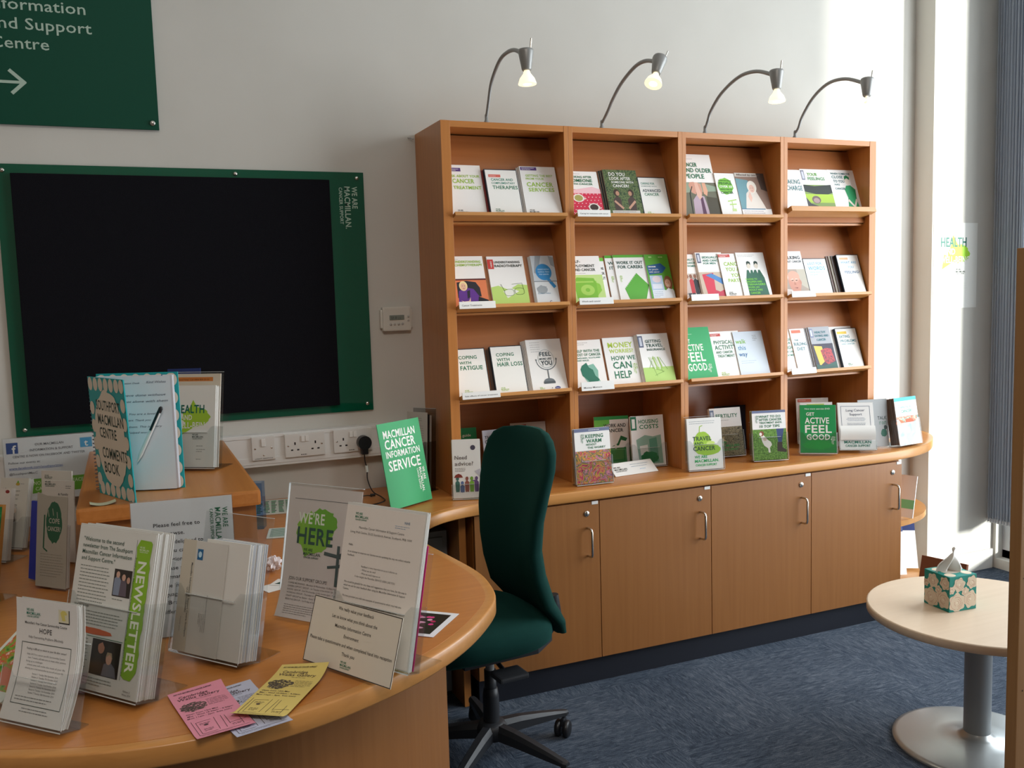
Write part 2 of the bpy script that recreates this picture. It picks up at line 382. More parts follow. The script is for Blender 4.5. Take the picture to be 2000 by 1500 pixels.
# dado trunking with its outlets
tr = empty('dado_trunking', (-3.3, 0, .885)); tag(tr, 'white plastic dado trunking running along the wall under the notice board', 'trunking')
MB().bbox((0, -.05, 0), (3.292, 0, .118), .003).build('trunk_body', WHITEP, tr)
MB().bbox((0, -.052, .010), (3.292, -.0502, .034), .0006).bbox((0, -.052, .105), (3.292, -.0502, .116), .0006).build('cover_strip', WHITEP, tr)
def outlet(x, double, lab):
    w = .146 if double else .082
    o = empty('wall_socket' if double else 'light_switch', (x, -.0505, .911)); tag(o, lab, 'socket' if double else 'switch')
    MB().bbox((0, -.010, 0), (w, 0, .086), .003).build('face_plate', mat((.70, .69, .66), .3, name='socket_plastic'), o)
    for sx in (.012, w-.012): MB().lathe([(.0035, 0), (.0035, .001), (.0015, .0012)], 10, M=Matrix.Translation((sx, -.010, .043)) @ Matrix.Rotation(rad(90), 4, 'X')).build('screw', STEEL, o)
    if double:
        for cx in (.036, .110):
            MB().box((cx-.002, -.0105, .045), (cx+.003, -.0099, .055)).box((cx-.015, -.0105, .024), (cx-.007, -.0099, .029)).box((cx+.007, -.0105, .024), (cx+.015, -.0099, .029)).build('pin_slots', BLACKP, o)
        for cx in (.0655, .0805): MB().bbox((cx-.006, -.0145, .056), (cx+.006, -.0099, .077), .001, M=None).build('rocker', mat((.78, .77, .74), .3), o)
        a = Art(146, 86); a.small(56, 6, 34, 1, 3, '#55524e', 3)
    else:
        MB().bbox((.034, -.0145, .05), (.048, -.0099, .077), .001).build('rocker', mat((.78, .77, .74), .3), o)
        MB().lathe([(.0035, 0), (.0035, .001), (.0015, .0012)], 10, M=Matrix.Translation((.041, -.010, .018)) @ Matrix.Rotation(rad(90), 4, 'X')).build('screw', STEEL, o)
        a = Art(82, 86); a.t('LIGHT SWITCH', 10, 4, 4.5, '#333333', 62, 0, .5)
    print_on(o, a, (0, -.010, 0), off=.0003)
outlet(-.673, False, 'single light switch plate on the trunking, leftmost of the three outlets')
outlet(-.556, True, 'empty double wall socket, middle of the three outlets')
outlet(-.378, True, 'double wall socket with a black plug in it')
pg = empty('plug', (-.268, -.0612, .945)); tag(pg, 'black mains plug in the right-hand socket with its cable hanging down', 'plug')
MB().add(*(lambda n: ([(.022*math.cos(2*math.pi*i/n)*(1.15 if 1 else 1), -y, .026*math.sin(2*math.pi*i/n)) for y in (0, .018, .034) for i in range(n)], [(r*n+i, r*n+(i+1) % n, (r+1)*n+(i+1) % n, (r+1)*n+i) for r in range(2) for i in range(n)]+[list(range(2*n, 3*n))]))(20)).bbox((-.013, -.030, -.045), (.013, -.002, -.012), .005).build('plug_body', BLACKP, pg)
cb = [(0, -.016, -.043), (.0, -.018, -.07), (.006, -.02, -.10), (.004, -.03, -.14), (.012, -.07, -.178), (.03, -.13, -.1893), (.02, -.20, -.1893), (-.05, -.24, -.1893), (-.12, -.22, -.1893), (-.15, -.16, -.1893), (-.10, -.11, -.1893), (-.02, -.09, -.186), (.0, -.10, -.1895)]
MB().tube(smooth_path(cb, 6), .0022, 8).build('cable', BLACKP, pg)
MB().tube([(.004, -.02, -.088), (.006, -.022, -.112)], .0058, 10).build('cable_tag', mat((.72, .80, .78), .5), pg)
MB().tube([(-.005, -.098, -.184), (.012, -.105, -.184)], .005, 10).build('cable_plug', BLACKP, pg)

# ================================================================ WORKTOP AND CABINETS
ZT = .752
front = [(2.535, -.04), (2.515, -.12), (2.47, -.20), (2.41, -.262), (2.32, -.335), (2.22, -.392), (2.10, -.433), (1.95, -.455), (1.7, -.460), (1.2, -.460), (.7, -.460), (.3, -.460), (.12, -.463), (-.02, -.478), (-.13, -.525), (-.21, -.61), (-.258, -.72), (-.279, -.84), (-.268, -.96), (-.253, -1.08), (-.244, -1.18), (-.248, -1.27), (-.272, -1.384), (-.315, -1.465), (-.41, -1.581), (-.525, -1.681), (-.652, -1.755), (-.809, -1.815), (-.984, -1.837), (-1.142, -1.817), (-1.297, -1.756), (-1.5, -1.65), (-1.75, -1.50), (-2.05, -1.36), (-2.5, -1.30), (-2.95, -1.30)]
P2 = [Vector((p[0], p[1])) for p in smooth_path([(x, y, 0) for x, y in front], 5)]
def nrm(i):
    t = (P2[min(i+1, len(P2)-1)]-P2[max(i-1, 0)]).normalized(); return Vector((t.y, -t.x))   # towards the body of the top
def offs(d):
    out = [p+nrm(i)*d for i, p in enumerate(P2)]; return out
wt = empty('worktop', (0, 0, .712)); tag(wt, 'long beech worktop that curves from the wall counter out into the reception desk', 'worktop')
prof = [(.026, .0395), (.005, .0400), (.0018, .0388), (0, .036), (0, .005), (.0018, .0012), (.005, 0), (.026, 0)]
mb = MB(); rows = []
for d, z in prof:
    rows.append([(p.x, p.y, z) for p in offs(d)])
n = len(P2); vs = [v for r in rows for v in r]
fs = [(r*n+i, r*n+i+1, (r+1)*n+i+1, (r+1)*n+i) for r in range(len(prof)-1) for i in range(n-1)]
mb.add(vs, fs, 0, True); lp = mb.build('edge_lipping', LIP_W, wt)
bm = bmesh.new(); bm.from_mesh(lp.data); bmesh.ops.recalc_face_normals(bm, faces=bm.faces); bm.to_mesh(lp.data); bm.free()
ins = offs(.0255); poly = [(p.x, p.y) for p in ins]; poly = [(2.509, -.003)] + poly + [(-2.95, -.003)]
poly = poly[::-1]
if sum(poly[i][0]*poly[(i+1) % len(poly)][1]-poly[(i+1) % len(poly)][0]*poly[i][1] for i in range(len(poly))) < 0: poly = poly[::-1]
# the part of the top that meets the wall is cut at the pier
MB().prism(poly, 0, .040).build('top_panel', BEECH_X, wt)

KICKY = -.425
kc = MB().box((.03, KICKY, 0), (2.01, KICKY+.018, .0995)); tag(kc.build('plinth', KICK), 'dark navy plinth board along the floor under the cabinets', 'plinth')
def handle(parent, x, z0, z1, y):
    pts = [(x-.001, y, z1), (x, y-.022, z1), (x, y-.031, z1-.004), (x, y-.034, z1-.012), (x, y-.034, z0+.012), (x, y-.031, z0+.004), (x, y-.022, z0), (x-.001, y, z0)]
    MB().tube(pts, .0045, 10).build('handle', STEEL, parent)
ordn = ['behind the green chair, leftmost of the four', 'second from the left of the four', 'third from the left of the four', 'beside the bright wall, rightmost of the four']
for k in range(4):
    x = .0215+.5*k
    cbn = empty('base_cabinet', (x, -.43, .1)); tag(cbn, 'beech base cabinet with a steel handle, '+ordn[k], 'cabinet', 'base cabinets under the wall worktop')
    mb = MB().box((0, 0, 0), (.018, .42, .611)).box((.482, 0, 0), (.5, .42, .611)).box((.018, 0, 0), (.482, .42, .018)).box((.018, .41, .018), (.482, .42, .611)).box((.018, 0, .593), (.482, .42, .611))
    mb.build('carcass', BEECH_Z, cbn)
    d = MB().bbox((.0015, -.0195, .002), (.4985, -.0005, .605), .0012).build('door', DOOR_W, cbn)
    handle(d, .45, .402, .508, -.0195)
    MB().lathe([(.011, 0), (.011, .003), (.009, .0045), (.0001, .0048)], 20, M=Matrix.Translation((.446, -.0195, .562)) @ Matrix.Rotation(rad(90), 4, 'X')).build('lock', STEEL, d)
    MB().box((.4445, -.0247, .555), (.4475, -.0243, .569)).build('keyhole', BLACKP, d)
    MB().bbox((.468, -.0215, .594), (.494, -.0197, .606), .0006).build('catch_tab', WHITEP, d)
# knee-hole end panel and the grey pedestal in the shade under the worktop
tag(MB().bbox((-.022, -.41, 0), (.004, -.02, .711), .002).build('end_panel', BEECH_Z), 'beech upright panel carrying the worktop beside the knee space', 'panel')
pd = empty('pedestal', (-.30, -.30, 0)); tag(pd, 'grey metal drawer pedestal in the shade under the worktop', 'pedestal')
MB().bbox((0, 0, .02), (.27, .28, .63), .004).build('casing', GREYMET, pd)
MB().bbox((.02, -.014, .40), (.25, -.0005, .61), .003).build('drawer', GREYMET, pd)
MB().bbox((.02, -.014, .05), (.25, -.0005, .385), .003).build('drawer', GREYMET, pd)
# curved modesty panel under the reception desk
base = offs(.10); j0 = min(range(len(base)), key=lambda i: (base[i]-Vector((-.41, -1.455))).length)
cur = base[j0:]
inn = [p+nrm(j0+i)*.025 for i, p in enumerate(cur)]
polyp = [(p.x, p.y) for p in cur]+[(p.x, p.y) for p in inn[::-1]]
if sum(polyp[i][0]*polyp[(i+1) % len(polyp)][1]-polyp[(i+1) % len(polyp)][0]*polyp[i][1] for i in range(len(polyp))) < 0: polyp = polyp[::-1]
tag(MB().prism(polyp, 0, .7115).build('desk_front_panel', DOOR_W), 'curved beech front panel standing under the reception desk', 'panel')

# open shelves at the window end of the cabinets
es = empty('corner_shelf_unit', (2.024, 0, 0)); tag(es, 'open beech corner shelves with rounded ends at the window end of the counter', 'shelf unit')
def rnd(R, B, z0, z1, name):
    pts = [(0, -.005), (0, -B)]+[(R*math.sin(a), -B*math.cos(a) if math.cos(a) > .02 else -.005) for a in [rad(x) for x in range(8, 91, 6)]]
    mb = MB().prism(pts, z0, z1); return mb.build(name, LIP_W, es)
rnd(.46, .40, .395, .420, 'shelf'); rnd(.44, .38, .08, .105, 'shelf'); rnd(.40, .34, 0, .08, 'shelf_plinth')
MB().box((0, -.012, .105), (.45, -.003, .711)).build('back_panel', mat((.72, .71, .68), .6), es)

# raised shelf on the reception desk
rs = empty('transaction_shelf', (-1.20, -1.03, ZT+.0005)); tag(rs, 'raised beech counter box on the reception desk with a thick rounded top', 'counter')
MB().bbox((.0, 0, .208), (.43, .95, .2475), .008).build('top_board', BEECH_Y, rs)
MB().bbox((.02, .018, 0), (.418, .036, .2075), .001).build('front_board', DOOR_W, rs)
MB().bbox((.40, .037, 0), (.418, .93, .2075), .001).build('side_board', DOOR_W, rs)
MB().bbox((.02, .037, 0), (.038, .93, .2075), .001).build('side_board', DOOR_W, rs)

# ================================================================ BOOKCASES
TL = 19.3; ct, st = math.cos(rad(TL)), math.sin(rad(TL))
ZR = [1.767, 1.438, 1.112]; HB = 2.0964
bn = ['leftmost', 'second from the left', 'third from the left', 'rightmost, by the bright wall']
def slopeM(x, z, dy=0):        # frame on the face of a sloping display board: x right, y into the board, z up along it
    return Matrix.Translation((x, -.2765, z-.0063)) @ Matrix.Rotation(-rad(TL), 4, 'X')
for k in range(4):
    xa, xb = .5*k, .5*(k+1)
    la = xa+(.036 if k == 0 else .018); lb = xb-(.036 if k == 3 else .018)
    bc = empty('display_bookcase', (xa, 0, ZT)); tag(bc, 'tall beech display bookcase with three sloping shelves, '+bn[k]+' of the four', 'bookcase', 'display bookcases standing on the counter')
    h = HB-ZT; X = lambda v: v-xa
    MB().bbox((0.0003, -.305, .0005), (X(la), -.001, h), .001).build('side_panel', BEECH_Z, bc)
    MB().bbox((X(lb), -.305, .0005), (.4997, -.001, h), .001).build('side_panel', BEECH_Z, bc)
    MB().bbox((X(la)+.0002, -.304, h-.022), (X(lb)-.0002, -.001, h-.0002), .001).build('top_panel', BEECH_X, bc)
    MB().box((X(la)+.0002, -.011, .0005), (X(lb)-.0002, -.002, h-.0222)).build('back_panel', BOARD_W, bc)
    for r in range(3):
        z = ZR[r]-ZT; top = (h-.022) if r == 0 else ZR[r-1]-ZT-.024
        fx = 0
        Mx = Matrix.Translation((0, -.2765, z-.0063)) @ Matrix.Rotation(-rad(TL), 4, 'X')
        sl = (top-.0065-(z-.0063))/ct
        MB().box((X(la)+.0004, 0, -.012), (X(lb)-.0004, .008, sl+.0015), M=Mx).build('sloping_board', BOARD_W, bc)
        if (k, r) == (3, 0): MB().bbox((X(la)-.001, -.066, .010), (X(lb)+.012, .0-.0005, .032), .002, M=Mx).build('shelf_ledge', LIP_W, bc)
        else: MB().bbox((X(la)+.0008, -.050, -.0135), (X(lb)-.0008, -.0005, -.0005), .0015, M=Mx).build('shelf_ledge', LIP_W, bc)
        if r >= 0: MB().box((X(la)+.0004, -.270, z-.030), (X(lb)-.0004, -.012, z-.022)).build('shelf_board', BEECH_X, bc)
tag(MB().tube(smooth_path([(-.03, -.012, 2.08), (-.02, -.012, 2.082), (-.012, -.02, 2.075)], 4), .003, 8).build('cable_clip', mat((.4, .4, .38), .5)), 'tiny grey cable clip on the wall at the top left corner of the bookcase', 'clip')

# gooseneck lamps
heads = [(-2, 0), (26, 12), (4, 4), (10, 6)]
LG = [dict(x=.182, y=-.300, ap=0, hd=(-.345, .150), arc=[(-.012, .067), (-.047, .131), (-.123, .183), (-.192, .195), (-.261, .186), (-.330, .154)], bulb=True, tip=(0.0, .10), lab='leftmost of the four, its bulb pointing straight down'),
      dict(x=.653, y=-.300, ap=0, hd=(-.392, .150), arc=[(-.035, .055), (-.077, .093), (-.143, .136), (-.236, .170), (-.308, .173), (-.379, .153)], bulb=True, tip=(.42, .45), lab='second from the left, its bulb turned towards the left'),
      dict(x=1.121, y=-.300, ap=0, hd=(-.420, .130), arc=[(-.006, .045), (-.029, .082), (-.101, .136), (-.21, .172), (-.312, .168), (-.405, .134)], bulb=True, tip=(.05, .15), lab='third from the left, above the third bookcase'),
      dict(x=1.571, y=-.300, ap=0, hd=(-.388, .136), arc=[(-.010, .04), (-.032, .080), (-.098, .144), (-.184, .181), (-.279, .177), (-.374, .140)], bulb=False, tip=(.15, .25), lab='rightmost, with a tiny bare bulb')]
BULB = bpy.data.materials.new('lit_halogen'); BULB.use_nodes = True
bb = BULB.node_tree.nodes['Principled BSDF']; bb.inputs['Emission Color'].default_value = (1, .86, .58, 1); bb.inputs['Emission Strength'].default_value = 5; bb.inputs['Base Color'].default_value = (1, .95, .8, 1)
BULBG = bpy.data.materials.new('lamp_glass'); BULBG.use_nodes = True
bb = BULBG.node_tree.nodes['Principled BSDF']; bb.inputs['Base Color'].default_value = (.9, .86, .75, 1); bb.inputs['Roughness'].default_value = .15; bb.inputs['Emission Color'].default_value = (1, .84, .55, 1); bb.inputs['Emission Strength'].default_value = 1.1
for q in LG:
    lm = empty('gooseneck_lamp', (q['x'], q['y']+.012, HB)); tag(lm, 'grey gooseneck lamp on the bookcase, '+q['lab'], 'lamp', 'gooseneck lamps on the bookcases')
    MB().lathe([(.009, 0), (.009, .006), (.0065, .010), (.006, .028), (.0035, .032)], 16).build('lamp_base', DSTEEL, lm)
    hy, hz = q['hd']
    pts = [(0, 0, .02)]+[(0, p[0]-.012, p[1]) for p in q['arc']]
    _sp = smooth_path(pts, 6); MB().tube(_sp, [.0052+.0022*i/len(_sp) for i in range(len(_sp))], 10).build('flexible_arm', DSTEEL, lm)
    he = empty('lamp_head', (0, hy-.004, hz)); he.parent = lm
    hl = MB().lathe([(.0001, .016), (.021, .014), (.022, .008), (.014, -.040), (.012, -.044), (.0001, -.0445)][::-1], 22)
    hb = hl.build('lamp_head', DSTEEL, lm, (0, hy-.014, hz), (q['tip'][1]*-.6, q['tip'][0]*1.1, 0)); hb.scale = (1.15, 1.15, 1.15)
    bpy.data.objects.remove(he)
    MB().tube([(.012, -.004, .012), (.016, -.006, .045)], .0026, 8).build('adjusting_pin', STEEL, hb)
    if q['bulb']:
        MB().lathe([(.026, -.082), (.0255, -.079), (.021, -.066), (.011, -.053), (.008, -.044)], 22).build('bulb_reflector', BULBG, hb)
        MB().lathe([(.0001, -.0822), (.024, -.0818), (.024, -.0808)], 22).build('bulb', BULB, hb)
        sp = bpy.data.lights.new('spot', 'SPOT'); sp.energy = 5.5; sp.color = (1, .84, .62); sp.spot_size = rad(95); sp.spot_blend = .9; sp.shadow_soft_size = .025
        so = bpy.data.objects.new('spot_light', sp); COL.objects.link(so); so.parent = hb; so.location = (0, 0, -.09)
    else:
        MB().lathe([(.006, -.056), (.0065, -.052), (.004, -.044)], 14).lathe([(.0001, -.068), (.008, -.0665), (.008, -.064), (.002, -.056)], 14).build('bulb', BULBG, hb)

# ================================================================ OFFICE CHAIR
ch = empty('office_chair', (-.07, -.80, 0), (0, 0, rad(5))); tag(ch, 'dark green fabric office swivel chair with a tall curved back, black five-arm base', 'chair')
def sp(v, e): return math.copysign(abs(v)**e, v)
def interp(T, z):
    for i in range(len(T)-1):
        if z <= T[i+1][0]: f = (z-T[i][0])/(T[i+1][0]-T[i][0]); f = f*f*(3-2*f); return [a+(b2-a)*f for a, b2 in zip(T[i][1:], T[i+1][1:])]
    return list(T[-1][1:])
BK = [(.41, .205, .10, .010), (.425, .203, .145, .020), (.47, .190, .180, .028), (.53, .160, .192, .032), (.62, .133, .182, .034), (.70, .122, .180, .034), (.79, .126, .192, .034), (.88, .142, .208, .033), (.95, .160, .216, .031), (1.0, .172, .205, .029), (1.03, .180, .178, .025), (1.048, .184, .140, .018), (1.057, .186, .08, .008)]
rows = []; N = 36
zs = [.41, .415, .425, .445, .47, .50, .53, .575, .62, .66, .70, .745, .79, .835, .88, .915, .95, .98, 1.0, 1.018, 1.03, 1.04, 1.048, 1.054, 1.057]
vs = []
for z in zs:
    xc, w, th = interp(BK, z)
    for i in range(N):
        a = 2*math.pi*i/N; s = sp(math.cos(a), .75); y = w*s
        k = .045*min(1, (z-.38)/.15)
        vs.append((xc+th*sp(math.sin(a), .6)-k*s*s*min(1, w/.17), y, z))
fs = [(r*N+i, r*N+(i+1) % N, (r+1)*N+(i+1) % N, (r+1)*N+i) for r in range(len(zs)-1) for i in range(N)]+[list(range(N-1, -1, -1)), list(range((len(zs)-1)*N, len(zs)*N))]
bk = MB().add(vs, fs, 0, True).build('backrest', CHAIRF, ch)
def seatring(sc, z, hx=.235, hy=.245, cx=-.075, N=44, ex=.62):
    return [(cx+hx*sc*sp(math.cos(2*math.pi*i/N), ex), hy*sc*sp(math.sin(2*math.pi*i/N), ex), z+(.0 if math.cos(2*math.pi*i/N) > -.3 else -.018*(-math.cos(2*math.pi*i/N)-.3))) for i in range(N)]
R = [(.80, .418), (.92, .424), (.985, .438), (1, .456), (.99, .474), (.95, .488), (.86, .497), (.6, .500), (.2, .498)]
vs = []; N = 44
for sc, z in R: vs += seatring(sc, z)
fs = [(r*N+i, r*N+(i+1) % N, (r+1)*N+(i+1) % N, (r+1)*N+i) for r in range(len(R)-1) for i in range(N)]+[list(range(N-1, -1, -1)), list(range((len(R)-1)*N, len(R)*N))]
MB().add(vs, fs, 0, True).build('seat', CHAIRF, ch)
MB().prism([(-.15, -.14), (.10, -.14), (.19, -.07), (.19, .07), (.10, .14), (-.15, .14)], .378, .4175).prism([(-.08, -.06), (.04, -.06), (.08, -.03), (.08, .03), (.04, .06), (-.08, .06)], .345, .385).build('tilt_mechanism', CHAIRP, ch)
MB().tube([(.12, 0, .395), (.215, 0, .39), (.245, 0, .42), (.238, 0, .50)], [.022, .024, .024, .018], 10).build('back_support', CHAIRP, ch)
MB().tube([(-.02, -.05, .37), (-.03, -.16, .36)], .007, 8).bbox((-.075, -.225, .350), (.02, -.15, .366), .006).build('height_lever', CHAIRP, ch)
MB().lathe([(.014, .24), (.014, .346)], 20).build('gas_lift', DSTEEL, ch)
MB().lathe([(.024, .10), (.026, .12), (.026, .215), (.022, .24), (.0145, .242)], 24).lathe([(.019, .242), (.019, .30), (.016, .30)], 24).build('lift_cover', CHAIRP, ch)
bs = MB().lathe([(.030, .075), (.048, .080), (.050, .115), (.040, .130), (.026, .133)], 30).build('base_hub', CHAIRP, ch)
for k, a in enumerate((5, 77, 149, 221, 293)):
    M = Matrix.Rotation(rad(a), 4, 'Z'); mb = MB(); st_ = [(.035, .022, .082, .128), (.10, .020, .080, .122), (.17, .018, .076, .110), (.24, .0155, .072, .096), (.285, .014, .070, .086), (.297, .009, .072, .083)]
    vs = []
    for x, hw, z0, z1 in st_: vs += [(x, -hw, z0), (x, hw, z0), (x, hw, (z0+z1*2)/3), (x, hw*.55, z1), (x, -hw*.55, z1), (x, -hw, (z0+z1*2)/3)]
    fs = [(i*6+j, i*6+(j+1) % 6, (i+1)*6+(j+1) % 6, (i+1)*6+j) for i in range(5) for j in range(6)]+[list(range(5, -1, -1)), list(range(30, 36))]
    lg = mb.add(vs, fs, 0, False, M).build('base_leg', CHAIRP, ch)
    cx, cy = .283*math.cos(rad(a)), .283*math.sin(rad(a)); M2 = Matrix.Translation((cx, cy, .0285)) @ Matrix.Rotation(rad(a+35+k*40), 4, 'Z')
    c2 = MB()
    for sy in (-1, 1): c2.lathe([(.001, -.009), (.024, -.009), (.028, -.005), (.028, .005), (.024, .009), (.001, .009)], 22, M=M2 @ Matrix.Translation((-.012, sy*.0145, 0)) @ Matrix.Rotation(rad(90), 4, 'X'))
    c2.build('castor_wheel', BLACKP, lg)
    MB().bbox((-.018, -.006, .005), (.012, .006, .034), .004, M=M2).lathe([(.006, .02), (.006, .048)], 10, M=M2).build('castor_fork', CHAIRP, lg)

# ================================================================ ROUND TABLE AND TISSUES
rt = empty('round_table', (1.364, -1.397, 0)); tag(rt, 'low round table with a pale beech top on a grey metal column and disc foot', 'table')
MB().lathe([(.332, .4235), (.334, .4255), (.334, .446), (.332, .449), (.329, .45)], 72).build('table_top', TABLE_W, rt)
MB().lathe([(.040, .030), (.040, .4234)], 36).lathe([(.12, .412), (.12, .4234)], 30).build('column', GREYMET, rt)
MB().lathe([(.250, 0), (.252, .004), (.250, .010), (.235, .014), (.12, .024), (.06, .028), (.048, .036), (.0405, .046)], 64).build('foot_disc', mat((.40, .42, .42), .3, .6, name='silver_enamel'), rt)
tb = empty('tissue_box', (1.246, -1.385, .4505), (0, 0, rad(-5))); tag(tb, 'teal cube tissue box printed with cream roses, on the round table', 'tissue box')
TEAL = '#14857b'
MB().bbox((0, 0, 0), (.106, .106, .112), .0012).build('carton', mat(TEAL, .5, name='teal_card'), tb)
def roses(a, seed):
    rn = random.Random(seed)
    for cx, cy, r in ((30, 28, 30), (82, 34, 27), (38, 84, 22), (88, 88, 20), (62, 60, 14), (8, 70, 12)):
        c1, c2, c3 = '#d9c9b2', '#e6dac6', '#b98d78'
        pts = []
        for i in range(40):
            an = 2*math.pi*i/40; rr = r*(1+.11*math.sin(an*6+cx)); pts.append((min(105.5, max(.5, cx+rr*math.cos(an))), min(111.5, max(.5, cy+rr*math.sin(an)))))
        a.p(pts, c1)
        for j in range(4):
            q = r*(.8-.2*j); ox, oy = rn.uniform(-2, 2), rn.uniform(-2, 2)
            for s in range(3):
                a0 = rn.uniform(0, 360); P = [(cx+ox+q*math.cos(rad(a0+t2*9)), cy+oy+q*math.sin(rad(a0+t2*9))) for t2 in range(10)]
                P = [p for p in P if .5 < p[0] < 105.5 and .5 < p[1] < 111.5]
                if len(P) > 3:
                    Q = [(cx+ox+(p[0]-cx-ox)*(1-1.2/q), cy+oy+(p[1]-cy-oy)*(1-1.2/q)) for p in P[::-1]]; a.p(P+Q, c3)
        a.e(cx, cy, min(r*.16, 3.5), min(r*.16, 3.5), c2)
for loc, rot, sd in (((0, 0, 0), (0, 0, 0), 1), ((0, .106, 0), (0, 0, rad(-90)), 2)):
    a = Art(106, 112); roses(a, sd); e = empty('e'); a.build(e)
    for c2 in list(e.children): c2.parent = tb; c2.location = loc; c2.rotation_euler = rot
    bpy.data.objects.remove(e)
a = Art(106, 106); a.e(30, 80, 20, 18, '#d9c9b2').e(20, 20, 17, 17, '#d9c9b2').e(86, 24, 16, 18, '#d9c9b2').e(53, 53, 34, 24, '#cfc4b4'); e = empty('e'); a.build(e)
for c2 in list(e.children): c2.parent = tb; c2.location = (0, 0, .112); c2.rotation_euler = (rad(-90), 0, 0)
bpy.data.objects.remove(e)
def tis(u, v):
    a = (u-.5); top = 1-.50*abs(a*2+.2)**1.25
    z = .1125+v*.078*top; wd = .050*(1-.50*v); x = .053+a*2*wd*(1 if v < .99 else .2)+.012*v; y = .053+.013*math.sin(u*15)*(1-v*.75)+.010*math.sin(u*5+v*4)
    return (x, y, z)
MB().grid(tis, 30, 14).build('tissue', mat((.86, .86, .85), .9, name='tissue_paper'), tb)
pp = MB().bbox((.722, -2.028, 0), (1.25, -2.0, 1.547), .002).build('pine_screen', PINE); tag(pp, 'tall varnished pine board standing upright at the right edge of the picture', 'screen')
a = Art(528, 1547); 
for x, y, r in ((14, 1120, 3), (20, 1010, 2), (16, 560, 2.5), (24, 300, 3), (10, 820, 1.6)): a.e(x, y, r*.7, r, '#1d0f06', 10)
e = empty('e'); a.build(e)
for c2 in list(e.children): c2.parent = pp; c2.location = (.722, -2.028, 0); c2.name = 'knot'
bpy.data.objects.remove(e)

# ================================================================ BOOKLETS ON THE DISPLAY SHELVES
G, LM, NV, PU, RD, WH, DK, TE = '#1c7350', '#9bc53d', '#1f3a46', '#5a3b80', '#c8463f', '#f0efea', '#22302c', '#12806a'
WC = (.87, .86, .84)
def booklet(M, w, h, th, art, label, group=None, name='booklet', cover=WC, case=False, page=True, cat='booklet'):
    mb = MB().box((0, -th, 0), (w, 0, h), 0)
    if case:
        mb = MB().bbox((0, -th, 0), (w, 0, h), .002, 1)
    else:
        mb = MB().box((0, -th, 0), (w, -th*.86, h), 0).box((0, -th*.14, 0), (w, 0, h), 0).box((.0006, -th*.86, .0006), (w-.0006, -th*.14, h-.0006), 2)
    o = mb.build(name, [mat(cover, .42, name='cover_card', coat=.15), mat((.02, .03, .05), .35, name='case_plastic'), PAGES])
    o.matrix_world = M; tag(o, label, cat, group)
    if art: print_on(o, art, (0, -th, 0))
    return o
def SH(x, r, dy=0, dz=.0003): return Matrix.Translation((x, -.2765, ZR[r]-.0063)) @ Matrix.Rotation(-rad(TL), 4, 'X') @ Matrix.Translation((0, -dy-.0003, dz))
def shelf(x, r, w, h, th, art, label, dy=0, dz=.0003, copies=0, step=(-.0035, 0), back=None, **kw):
    """front booklet plus the copies behind it, which peep out to one side"""
    stem = ' '.join(label.split(',')[0].split()[:9]); kw.pop('group', None)
    for i in range(copies):
        n_ = ('nearest', 'second', 'third', 'fourth')[copies-1-i]
        booklet(SH(x+step[0]*(copies-i), r, dy+th*i, dz), w, h-.001, th*.97, None, 'edge of the %s copy behind the %s' % (n_, stem), 'copies behind the '+stem, page=True, **{k: v for k, v in kw.items() if k in ('cover',)})
    return booklet(SH(x, r, dy+th*copies, dz), w, h, th, art, label, None, **kw)
def A5(w=148, h=205): return Art(w, h)
def white_case(w=130, h=184):
    a = Art(w, h); a.r(3, 3, w-3, h-3, WH); return a

# ---- first bookcase, top shelf
a = A5(140, 204); a.lines([('ASK ABOUT YOUR', 14, 155, 10, 118), ('CANCER', 25, 132, 17, 84), ('TREATMENT', 25, 108, 13, 108)], LM); a.r(0, 178, 62, 192, PU); a.small(24, 186, 34, 2, 5, WH); a.mac(28, 10, 1.7, DK)
a.txt[0] = (a.txt[0][0], a.txt[0][1], LM); shelf(.0375, 0, .14, .204, .006, a, 'white booklet about cancer treatment with lime title and purple flash, leftmost on the top shelf')
a = white_case(); a.t('CANCER AND', 22, 138, 10, TE, 88).t('COMPLEMENTARY', 22, 125, 8, TE, 94).t('THERAPIES', 24, 105, 14, G, 100).mac(22, 12, 1.5, G); a.r(14, 152, 62, 163, '#d96a5c'); a.small(18, 156, 38, 1, 4, WH)
shelf(.186, 0, .130, .185, .014, a, 'white dark-edged case about complementary therapies, middle of the leftmost top shelf', dy=.0045, case=True, name='disc_case', cat='case')
booklet(SH(.1795, 0, 0), .09, .186, .004, None, 'thin red-edged booklet half hidden behind the complementary therapies case', cover='#8d3a38')
a = A5(147, 200); a.lines([('GETTING THE BEST', 20, 158, 9, 112), ('FROM YOUR', 20, 146, 8, 74), ('CANCER', 20, 118, 18, 108), ('SERVICES', 24, 98, 15, 106)], LM); a.r(4, 184, 70, 197, PU); a.small(9, 192, 56, 2, 5, WH).mac(14, 8, 1.7, DK)
shelf(.33, 0, .147, .2, .006, a, 'white booklet about getting the best cancer services, right end of the leftmost top shelf', copies=2, step=(-.004, 0))
